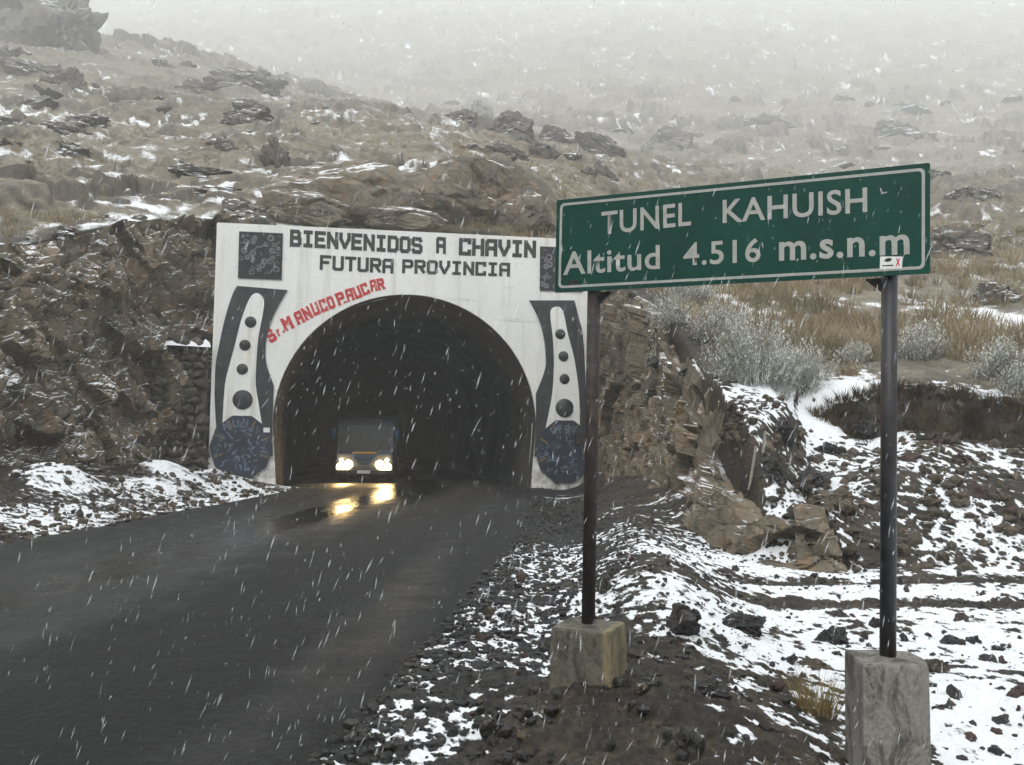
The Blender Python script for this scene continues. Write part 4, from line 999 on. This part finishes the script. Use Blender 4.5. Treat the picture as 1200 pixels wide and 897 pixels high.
OUT = [ # photo x, photo y of centre, width and height in photo px, depth (None: where the ground is), mesh, material, tilt
 (52,22,150,120,64,3,'hill_rock',0.0,'tall dark rock bluff streaked with snow in the upper left corner'),
 (285,92,100,44,67,0,'hill_rock',0.1,'wide flat dark outcrop on the crest left of centre'),
 (230,104,60,30,62,2,'hill_rock',0.0,'low slab left of the flat crest outcrop'),
 (292,132,90,34,58,4,'hill_rock',0.25,'dark sloping slab with snow beneath the crest outcrop'),
 (326,192,34,78,41,1,'hill_rock',-0.25,'upright dark rock fin above the carved portal panel'),
 (265,172,30,22,44,5,'hill_rock',0.1,'small dark boulder left of the upright rock fin'),
 (568,132,26,34,57,3,'hill_rock',0.1,'squarish block topping the middle outcrop above the portal'),
 (538,140,52,34,57,0,'hill_rock',-0.3,'pointed dark rock at the left of the middle outcrop'),
 (600,150,62,40,55,4,'hill_rock',0.2,'broad dark slab right of the squarish block'),
 (592,178,60,26,51,2,'hill_rock',0.1,'low dark shelf under the middle outcrop'),
 (655,160,52,24,55,5,'hill_rock',0.1,'low snowy slab between the middle outcrop and the sign'),
 (706,172,64,36,54,1,'hill_rock',0.35,'snow-capped boulder group member above the left sign corner'),
 (704,205,46,34,48,2,'hill_rock',0.3,'dark tilted boulder just above the left end of the sign'),
 (640,178,34,26,51,3,'hill_rock',0.0,'small rounded rock left of the snow-capped boulder'),
 (788,168,62,44,60,4,'hill_rock',0.1,'large grey boulder above the word TUNEL'),
 (812,158,40,16,60,0,'hill_rock',0.0,'thin snowy ledge above the large grey boulder'),
 (905,145,62,26,78,2,'hill_rock',0.1,'hazy dark rock above the word KAHUISH'),
 (1060,155,70,30,72,5,'hill_rock',0.15,'hazy dark rock above the right end of the sign'),
 (995,178,60,22,66,0,'hill_rock',0.1,'low hazy rock close above the sign edge'),
 (1125,288,90,50,36,4,'hill_rock',0.1,'dark boulder with snow right of the sign'),
 (1150,228,64,28,50,0,'hill_rock',0.2,'grey rock on the slope beyond the sign edge'),
 (1110,208,40,20,56,3,'hill_rock',0.1,'small hazy rock beyond the sign edge'),
 (1085,390,60,18,27,2,'hill_rock',0.0,'dark ledge with snow among the grass at right'),
 (1175,345,60,30,31,5,'hill_rock',0.1,'low rock at the right edge above the bushes'),
 (420,225,200,96,38.5,4,'slab_rock',0.16,'great tan rock slab above the word BIENVENIDOS'),
 (545,228,200,92,38,0,'slab_rock',0.30,'great tan rock slab streaked with snow above the word CHAVIN'),
 (610,246,90,70,37,1,'slab_rock',0.30,'tan rock shoulder above the right portal corner'),
 (360,250,120,44,36.5,2,'slab_rock',0.1,'dark broken ledge just over the portal top'),
 (470,262,110,30,36,5,'slab_rock',0.05,'low cracked ledge along the middle of the portal top'),
 (290,252,80,44,36,5,'hill_rock',0.1,'dark ledge over the left portal corner'),
 (225,205,120,30,39,2,'hill_rock',0.05,'flat layered rock left of the upright fin'),
 (250,228,110,30,37,0,'hill_rock',0.1,'flat layered rock shelf over the portal corner'),
 (75,95,52,62,54,1,'hill_rock',-0.7,'slanting snow-edged rock rib under the bluff'),
 (28,78,70,26,57,0,'hill_rock',0.25,'snow-covered ledge under the bluff at the left edge'),
 (70,152,90,24,46,2,'hill_rock',0.15,'dark snow-topped ledge on the left slope'),
 (15,148,60,22,46,4,'hill_rock',0.1,'snow-topped ledge at the left edge'),
 (82,174,40,16,43,5,'hill_rock',0.0,'small dark rock below the left slope ledge'),
 (100,142,60,20,47,0,'hill_rock',0.1,'thin dark ledge in the middle of the left slope'),
]
for px, py, w, h, d, k, mat, tilt, lab in OUT:
    p = on_ground(px, py + 0.30 * h, 33.5 if 250 < px < 700 and py > 180 else 24); d = p.y
    W = w * d / F; H = h * d / F
    me = SLABR[k % 3] if 'slab' in mat else BIGR[k]; dim = np.array([v.co[:] for v in me.vertices]); ex = np.ptp(dim[:, 0]); ez = np.ptp(dim[:, 2])
    big = 'slab' in mat
    put_rock('outcrop', me, M[mat], (p.x, p.y + (0.0 if big else 0.12 * W), p.z + (0.18 if big else 0.22) * H), (W / ex * 1.10, W / ex * (0.75 if big else 0.8), H / ez * 1.15), (0.0 if big else 0, tilt, (px * 0.37) % 0.8 - 0.4), lab, 'rock', 'outcrops on the hillside')
# scattered small outcrops
rs = np.random.default_rng(5); cnt = 0
for _ in range(330):
    px = rs.uniform(-60, 1260); py = rs.uniform(-10, 330)
    if 250 < px < 690 and py > 235: continue
    p = on_ground(px, py, 23)
    if p.y < 24 or p.y > 420: continue
    if rs.random() < 0.45 and px > 700: continue
    if cnt >= 110: break
    s = rs.uniform(9, 30) * p.y / F * (0.75 if py > 150 else 1.0)
    side = 'left' if px < 560 else 'right'
    far = p.y > 230
    lab = {('left', False): 'small grey snow-flecked rock scattered on the near left slope', ('left', True): 'small faint rock in the fog on the left hillside',
           ('right', False): 'small grey rock scattered among the grass on the right slope', ('right', True): 'small faint rock in the fog on the right hillside'}[(side, far)]
    put_rock('hillside_rock', SMALLR[cnt % 5], M['hill_rock'], (p.x, p.y, p.z - 0.06 * s), (s * rs.uniform(0.6, 1.2), s * 0.7, s * rs.uniform(0.35, 0.7)), (rs.uniform(-.2, .2), rs.uniform(-.1, .4), rs.uniform(0, 6)), lab, 'rock', 'rocks scattered on the hillside ' + side + (' in fog' if far else ''))
    cnt += 1

# stones on the flat and the bank, from the photograph
ST = [ # px, py(base), width px, material, label
 (870,748,58,'stone','big dark grey boulder on the snow between the two sign posts'),
 (800,748,56,'stone','flat dark slab half buried right of the left footing'),
 (830,822,46,'stone','dark slab in the snow below the flat slab'),
 (842,756,20,'stone','small dark stone beside the big boulder'),
 (1094,798,44,'tan_stone','tall tan-grey rock standing behind the right footing'),
 (975,762,44,'stone','dark rock on the snow left of the right post'),
 (906,870,32,'stone','dark stone near the lower edge left of the right footing'),
 (958,884,22,'red_stone','reddish stone beside the base of the right footing'),
 (1160,782,26,'stone','dark jagged stone on the snow at the far right'),
 (1118,762,30,'stone','dark stone pair member right of the right post'),
 (1140,758,24,'stone','dark stone close to the right edge of the pair'),
 (1172,768,18,'stone','little dark stone right of the jagged one'),
 (1122,824,24,'stone','dark stone right of the right footing'),
 (1108,838,26,'stone','dark stone touching the foot of the right footing'),
 (1138,876,28,'red_stone','reddish flat stone on the snow right of the right footing'),
 (1170,892,26,'stone','flat stone at the bottom right'),
 (1168,862,14,'red_stone','tiny reddish stone above the flat stone at bottom right'),
 (1196,820,26,'red_stone','reddish stone at the right picture edge'),
 (1172,850,20,'stone','small dark stone right of the reddish flat one'),
 (985,728,22,'stone','small dark stone left of the right post in the track'),
 (960,668,26,'red_stone','reddish stone at the foot of the bank'),
 (1003,660,18,'stone','small stone at the foot of the bank beside the right post'),
 (1060,642,30,'tan_stone','tan stone at the foot of the bank right of the post'),
 (1108,636,16,'stone','small grey stone on the bank foot at right'),
 (955,790,36,'tan_stone','flat tan stone above the golden grass tuft'),
 (920,522,40,'stone','rounded dark boulder on top of the bank'),
 (975,540,36,'stone','dark boulder hanging in the bank below the snow'),
 (1010,520,34,'stone','dark boulder on the bank left of the right post'),
 (1070,545,30,'red_stone','red boulder embedded in the bank right of the post'),
 (1105,525,36,'red_stone','large red boulder embedded in the bank'),
 (1130,548,34,'red_stone','round red boulder right of the large red one'),
 (1085,522,26,'stone','dark rock beside the large red boulder'),
 (955,575,50,'stone','dark rock low on the bank left of the post'),
 (985,608,46,'tan_stone','tan rock at the bank foot behind the post'),
 (868,655,50,'tan_stone','broad tan rock at the base of the nose of the right cut'),
 (785,452,44,'stone','dark rock under the snow cap at the rim of the right cut'),
 (808,462,40,'stone','blue-black rock at the rim of the right cut'),
 (1150,590,30,'red_stone','reddish rock on the snowy bank at right'),
 (1090,600,34,'tan_stone','brown rock in the snowy bank right of the post'),
 (1190,610,26,'red_stone','reddish rock at the right edge of the bank'),
 (905,560,44,'stone','dark rock on the steep earth beside the grey stakes'),
 (860,520,36,'tan_stone','brown rock below the large frosted shrub'),
 (670,690,12,'tan_stone','small tan stone on the shoulder left of the left post'),
]
for i, (px, py, w, mat, lab) in enumerate(ST):
    p = on_ground(px, py - w * 0.1, 3.0); s = w * p.y / F * 0.5
    put_rock('boulder' if w > 34 else 'stone', BIGR[i % 6] if w > 32 else SMALLR[i % 5], M[mat], (p.x, p.y + s * 0.3, p.z + s * 0.18), (s * 1.0, s * 0.85, s * 1.0), (0.2 * math.sin(i * 5), 0.3 * math.sin(i * 3), i * 1.7), lab, 'rock', 'stones on the flat and the bank')
# smaller stones on the flat: countable ones, then pebbles
cnt = 0
for _ in range(4000):
    x = rs.uniform(-0.6, 7.5); y = rs.uniform(4.2, 12.6)
    if x - x_right(y) < 0.25 or cnt >= 210: continue
    dd = x - float(x_right(y))
    if rs.random() < 0.35 and dd > 2: continue
    s = rs.uniform(0.022, 0.055) * (1.0 if rs.random() < 0.85 else 1.7)
    mat = rs.choice(['stone', 'stone', 'stone', 'red_stone', 'tan_stone'])
    zone = 'shoulder' if dd < 1.9 else 'flat'
    lab = {'shoulder': 'small dark stone on the gravel shoulder beside the road', 'flat': 'small stone poking out of the snow on the flat'}[zone]
    put_rock('stone', SMALLR[cnt % 5], M[mat], (x, y, gz(x, y) + s * 0.5), (s, s * 0.9, s), (rs.uniform(0, 6), rs.uniform(0, 6), rs.uniform(0, 6)), lab, 'stone', 'small stones on the ' + zone); cnt += 1
def pebbles(name, n, sampler, smin, smax, mat, label):
    bm = bmesh.new(); bmesh.ops.create_icosphere(bm, subdivisions=1, radius=1.0)
    base = np.array([v.co[:] for v in bm.verts]); fc = np.array([[v.index for v in f.verts] for f in bm.faces]); bm.free()
    x, y = sampler(n); n = len(x); z = ground(x, y)
    s = smin * (smax / smin) ** (RNG.random(n) ** 2.0); V = np.repeat(base[None], n, 0) * (1 + 0.35 * RNG.standard_normal((n, len(base), 1)) * 0.6)
    V *= RNG.uniform(0.6, 1.2, (n, 1, 3)) * s[:, None, None]
    a = RNG.uniform(0, 6.28, n); c, sn = np.cos(a)[:, None], np.sin(a)[:, None]
    V = np.stack([V[:, :, 0] * c - V[:, :, 1] * sn + x[:, None], V[:, :, 0] * sn + V[:, :, 1] * c + y[:, None], V[:, :, 2] * 0.75 + (z + s * 0.45)[:, None]], -1).reshape(-1, 3)
    Q = (fc[None] + (np.arange(n) * len(base))[:, None, None]).reshape(-1, 3)
    return tag(mesh_np(name, V, Q, mat, False), label, 'gravel', kind='stuff')
def shoulder_s(n):
    y = 3.6 + (RNG.random(n) ** 1.6) * 24; x = x_right(y) + np.abs(RNG.normal(0.35, 0.75, n)) - 0.12; return x, y
def flat_s(n):
    y = 4 + RNG.random(n) ** 1.3 * 12; x = RNG.uniform(0.5, 8.5, n); m = (x - x_right(y) > 1.2); return x[m], y[m]
def bank_s(n):
    y = RNG.uniform(12.6, 18.5, n); x = RNG.uniform(3.8, 11, n); return x, y
def left_s(n):
    y = RNG.uniform(9, 31, n); x = x_left(y) + 0.1 - np.abs(RNG.normal(0, 1.8, n)); return x, y
pebbles('gravel', 8500, shoulder_s, 0.008, 0.05, M['stone'], 'dark wet gravel along the right shoulder of the road')
pebbles('gravel', 5500, flat_s, 0.008, 0.04, M['stone'], 'small stones strewn over the snowy flat')
pebbles('gravel', 1500, bank_s, 0.02, 0.13, M['tan_stone'], 'brown rubble on the bank right of the road cut')
pebbles('gravel', 2200, left_s, 0.015, 0.12, M['tan_stone'], 'brown rubble at the foot of the left rock face')

# dry stone wall beside the portal, stone by stone
def stone_wall():
    a = pf(-2.75, 0, 1.05); b = pf(-0.02, 0, 0.20)
    U = (b - a); L = U.length; U.normalize(); N = Vector((U.y, -U.x, 0))
    root = empty('stone_wall', a, (0, 0, math.atan2(U.y, U.x)))
    tag(root, 'grey dry stone retaining wall left of the portal', 'stone wall')
    H = 4.9
    bm = bmesh.new(); box(bm, 0.05, L - 0.02, 0.18, 0.9, 0, H - 0.15); bm_obj('core', bm, M['wall_stone'], root)
    rnd = random.Random(3); z = 0.0; meshes = [with_mat(m, M['wall_stone']) for m in [rock_mesh('stone', 70 + k, 2, 0.8) for k in range(6)]]
    k = 0
    while z < H - 0.1:
        rh = rnd.uniform(0.22, 0.38); x = rnd.uniform(-0.1, 0.05)
        while x < L:
            w = rnd.uniform(0.26, 0.60)
            if x + w > L + 0.12: break
            o = bpy.data.objects.new('stone', meshes[k % 6]); k += 1
            o.location = (x + w / 2, 0.16 + rnd.uniform(-0.05, 0.05), z + rh / 2); o.scale = (w * 0.60, 0.30, rh * 0.74)
            o.rotation_euler = (rnd.uniform(-.15, .15), rnd.uniform(-.1, .1), rnd.choice((0, math.pi)) + rnd.uniform(-.2, .2)); link(o, root)
            x += w * 0.97
        z += rh * 0.95
    bm = bmesh.new(); n = 24; rows = []
    for j in range(7):
        rows.append([bm.verts.new((L * i / n, -0.16 + j * 0.2, H - 0.02 + (0.10 + 0.06 * math.sin(i * 1.7) + 0.04 * math.sin(i * 4.1 + j)) * math.sin(min(1, j / 2.0) * math.pi / 2) - (0.12 if j == 0 else 0))) for i in range(n + 1)])
    for j in range(6):
        for i in range(n): bm.faces.new((rows[j][i], rows[j][i + 1], rows[j + 1][i + 1], rows[j + 1][i]))
    t = NT('fresh_snow'); M['snow'] = t.set(Base_Color=SNOW, Roughness=0.9, Normal=t.bump(t.noise(t.coord(), 12, 4), 0.4, 0.03))
    bm_obj('snow_cap', bm, M['snow'], root, True)
stone_wall()

# ------------------------------------------------------------------ plants
def blades(n, R, h, lean, w, seed, curve=0.35, seg=3):
    r = np.random.default_rng(seed); V = []; Fc = []
    for i in range(n):
        a = r.uniform(0, 6.28); q = R * math.sqrt(r.random()) * 0.55; bx, by = q * math.cos(a), q * math.sin(a)
        t = a + r.normal(0, 0.5); l = lean * r.uniform(0.3, 1.2); H = h * r.uniform(0.55, 1.1); ww = w * r.uniform(0.7, 1.3); pa = r.uniform(0, 3.14)
        sx, sy = math.cos(pa) * ww, math.sin(pa) * ww; b0 = len(V)
        for k in range(seg + 1):
            f = k / seg; o = l * H * (f * (1 - curve) + curve * f * f); g = 1 - 0.9 * f
            cx, cy, cz = bx + math.cos(t) * o, by + math.sin(t) * o, H * f * (1 - 0.15 * l * f)
            V += [(cx - sx * g, cy - sy * g, cz), (cx + sx * g, cy + sy * g, cz)]
        for k in range(seg): Fc.append((b0 + 2 * k, b0 + 2 * k + 1, b0 + 2 * k + 3, b0 + 2 * k + 2))
    return V, Fc
p = on_ground(958, 838, 3.2)
V, Fc = blades(260, 0.22, 0.34, 0.55, 0.0032, 5)
o = mesh('grass_tuft', V, Fc, M['tuft'], None, False, (p.x, p.y, p.z - 0.02)); tag(o, 'golden dry grass tuft beside the right concrete footing', 'grass tuft')
p = on_ground(1012, 893, 3.0)
V, Fc = blades(90, 0.14, 0.12, 0.8, 0.003, 8)
o = mesh('grass_tuft', V, Fc, M['tuft'], None, False, (p.x - 0.03, p.y - 0.1, p.z - 0.02)); tag(o, 'small pale grass tuft at the base of the right concrete footing', 'grass tuft')

def shrub(px, py, wpx, hpx, label, seed, d=None):
    p = on_ground(px, py, 18.2) if d is None else Vector((at(px, py, d).x, d, 0))
    p.z = gz(p.x, p.y); k = p.y / F; W, H = wpx * k, hpx * k
    root = empty('shrub', p); tag(root, label, 'shrub', 'frosted grey shrubs above the right cut')
    r = np.random.default_rng(seed); n = int(70 + 120 * W); V = []; Fc = []; bm = bmesh.new(); lv = []
    for i in range(n):
        a = r.uniform(0, 6.28); q = math.sqrt(r.random()); bx, by = q * math.cos(a) * W * 0.45, q * math.sin(a) * W * 0.32
        hh = H * (1 - 0.55 * q * q) * r.uniform(0.65, 1.08); tx, ty = bx * 1.22 + r.normal(0, 0.12), by * 1.22 + r.normal(0, 0.12) - 0.05
        gzz = max(-0.7, gz(p.x + bx, p.y + by) - p.z) if i % 4 == 0 else gzz
        b0 = Vector((bx * 0.85, by * 0.85, gzz - 0.03)); b1 = Vector((tx, ty, gzz + hh))
        tube(bm, b0, b1, 0.004, 3, 0.0015)
        m = int(hh / 0.022)
        for j in range(m):
            f = 0.05 + 0.97 * j / m; c = b0.lerp(b1, f); an = r.uniform(0, 6.28); l = r.uniform(0.03, 0.10); w = 0.012; c = c + Vector((r.normal(0, 0.025), r.normal(0, 0.025), 0))
            dx, dy = math.cos(an), math.sin(an); t = len(V)
            V += [(c.x - dy * w, c.y + dx * w, c.z), (c.x + dy * w, c.y - dx * w, c.z), (c.x + dx * l * 0.8, c.y + dy * l * 0.8, c.z + l * r.uniform(0.2, 1))]
            Fc.append((t, t + 1, t + 2))
    bm_obj('stems', bm, M['shrub_wood'], root)
    mesh('foliage', V, Fc, M['shrub'], root)
shrub(880, 466, 108, 84, 'large frosted grey shrub on the rim of the right cut', 1, 20.0)
shrub(938, 470, 74, 50, 'lower frosted shrub right of the large shrub by the snow', 2, 20.5)
shrub(845, 400, 70, 48, 'frosted shrub behind the large shrub', 3, 24)
shrub(782, 402, 52, 42, 'frosted shrub on the cut near the left end of the sign', 4, 26)
shrub(808, 372, 60, 40, 'grey shrub under the middle of the sign', 5, 29)
shrub(1078, 432, 60, 46, 'frosted shrub right of the right sign post', 6, 22.5)
shrub(1172, 452, 66, 50, 'frosted shrub above the dark bank at right', 7, 20.5)
shrub(1196, 485, 50, 40, 'frosted shrub at the right edge on the dark bank', 8, 19.2)
shrub(1000, 425, 40, 24, 'small grey shrub left of the right post on the snow terrace', 9, 22.5)

def field_grass(name, n, sampler, hmin, hmax, nb, label, mat='ichu'):
    V0, F0 = [], []
    protos = [blades(nb, 0.22, 0.5, 0.65, 0.016, 60 + k, seg=1) for k in range(8)]
    x, y = sampler(n); z = ground(x, y); n = len(x); VS = []; FS = []; off = 0
    for i in range(n):
        Vp, Fp = protos[i % 8]; s = RNG.uniform(hmin, hmax) / 0.5; a = RNG.uniform(0, 6.28); c, sn = math.cos(a) * s, math.sin(a) * s
        v = np.array(Vp); VS.append(np.stack([v[:, 0] * c - v[:, 1] * sn + x[i], v[:, 0] * sn + v[:, 1] * c + y[i], v[:, 2] * s + z[i] - 0.06], 1)); FS.append(np.array(Fp) + off); off += len(v)
    return tag(mesh_np(name, np.concatenate(VS), np.concatenate(FS), M[mat], False), label, 'grass', kind='stuff')
def right_grass(n):
    y = 21 + RNG.random(n) ** 1.9 * 150; x = (RNG.random(n) * 1.2 - 0.15) * y * 0.62 + 1.5
    s = signed(x, y); q = fbm2(x / 3, y / 3, 3, 15); m = (s > 1.0) & (q > -0.18) & ((y > 23.5) | (x > 7.5)); return x[m], y[m]
def left_grass(n):
    y = 27 + RNG.random(n) ** 1.5 * 95; x = -RNG.random(n) * y * 0.66 + 0.06 * y
    s = signed(x, y); q = fbm2(x / 3, y / 3, 3, 16); m = (s > 1.6) & (q > -0.02); return x[m], y[m]
field_grass('dry_grass', 15000, right_grass, 0.22, 0.65, 20, 'tan dry grass covering the right hillside')
field_grass('dry_grass', 13000, left_grass, 0.16, 0.42, 16, 'tan dry grass in patches on the left hillside')

def bank_grass(n):
    x = RNG.uniform(6.4, 13, n); y = np.interp(x, [b[0] for b in BANK], [b[1] for b in BANK]) + RNG.normal(0.02, 0.16, n) - fbm2(x * 0.9, np.full(n, 18.3) * 0.9, 3, 61) * 0.35; return x, y
field_grass('dry_grass', 420, bank_grass, 0.16, 0.38, 30, 'brown dry grass hanging over the dark earth bank', 'roots')

# stakes and a scrap of paper by the cut
def stake(p0, p1, label):
    a = on_ground(*p0, 12.5); b = at(*p1, a.y - 0.05)
    bm = bmesh.new(); tube(bm, (0, 0, -0.1), b - a, 0.028, 7, 0.024); o = bm_obj('wooden_stake', bm, M['stake'], None, False, a); tag(o, label, 'stake', 'stakes in the bank')
stake((878, 579), (886, 523), 'tall leaning grey stake in front of the bank boulder')
stake((893, 530), (897, 506), 'short grey stake leaning on the bank boulder')
p = on_ground(845, 632, 12.0)
o = mesh('paper_scrap', [(-.06, 0, 0), (.05, .02, 0), (.075, .02, .16), (-.03, 0, .17), (-.06, .012, 0), (.05, .032, 0), (.075, .032, .16), (-.03, .012, .17)],
         [(0, 1, 2, 3), (7, 6, 5, 4), (0, 4, 5, 1), (1, 5, 6, 2), (2, 6, 7, 3), (3, 7, 4, 0)], M['paper'], None, False, (p.x, p.y - 0.28, p.z + 0.10)); tag(o, 'pinkish paper notice stuck on the nose of the right rock cut', 'notice')

# ------------------------------------------------------------------ air: falling snow and haze
def snowfall(n=24000):
    r = np.random.default_rng(99); d = 1.6 + 22 * r.random(n) ** 1.5
    x = (r.random(n) - 0.5) * 1.7 * d; z = EYE + (r.random(n) * 1.25 - 0.62) * d
    m = (z > 0.05) & (z < 14); x, y, z = x[m], d[m], z[m]
    g = ground(x, y); m = (z > g + 0.05) & (((z - EYE) / y < 0.33) | (r.random(len(z)) < 0.3)); x, y, z = x[m], y[m], z[m]; n = len(x)
    l = 0.004 + 0.017 * r.random(n) ** 1.6; w = 0.0006 + 0.0011 * r.random(n) ** 1.5; far = np.clip(y / 7, 1, 2.4); w = w * far ** 0.6; l = l * far ** 0.5
    tilt = r.normal(0.28, 0.14, n); ti = r.normal(0, 0.15, n)
    ax = np.stack([np.sin(tilt), np.sin(ti), np.cos(tilt)], 1); ax /= np.linalg.norm(ax, axis=1)[:, None]
    s1 = np.cross(ax, np.array([0, 1, 0.0])); s1 /= np.linalg.norm(s1, axis=1)[:, None]; s2 = np.cross(ax, s1)
    c = np.stack([x, y, z], 1)
    V = np.stack([c + ax * l[:, None], c - ax * l[:, None], c + s1 * w[:, None], c - s1 * w[:, None], c + s2 * w[:, None], c - s2 * w[:, None]], 1).reshape(-1, 3)
    f = np.array([(0, 2, 4), (0, 4, 3), (0, 3, 5), (0, 5, 2), (1, 4, 2), (1, 3, 4), (1, 5, 3), (1, 2, 5)])
    Q = (f[None] + (np.arange(n) * 6)[:, None, None]).reshape(-1, 3)
    tag(mesh_np('falling_snow', V, Q, M['flake'], False), 'white sleet and snow flakes falling through the air', 'snow', kind='stuff')
snowfall()
if HAZE > 0:
    zt = max(v.co.z for v in bpy.data.objects['terrain'].data.vertices) + 2
    zb = min(v.co.z for v in bpy.data.objects['terrain'].data.vertices) - 1.2
    bm = bmesh.new(); box(bm, -1100, 1100, -1100, 1100, zb, zt); bmesh.ops.recalc_face_normals(bm, faces=bm.faces[:])
    hm = bpy.data.materials.new('haze'); hm.use_nodes = True; nn = hm.node_tree.nodes; nn.clear()
    out = nn.new('ShaderNodeOutputMaterial'); pv = nn.new('ShaderNodeVolumePrincipled')
    pv.inputs['Color'].default_value = (0.975, 0.987, 0.995, 1); pv.inputs['Density'].default_value = HAZE; pv.inputs['Anisotropy'].default_value = 0.2
    for k in ('Density Attribute', 'Color Attribute', 'Temperature Attribute'):
        if k in pv.inputs: pv.inputs[k].default_value = ''
    hm.node_tree.links.new(pv.outputs[0], out.inputs['Volume'])
    tag(bm_obj('haze', bm, hm), 'pale cloud and snow haze filling the valley', 'haze', kind='stuff')
print('PORTAL', PL, PR, PW, 'arch', uL, uR, RAD, VC, 'posts', POSTS, 'zmax', zt if HAZE else 0)
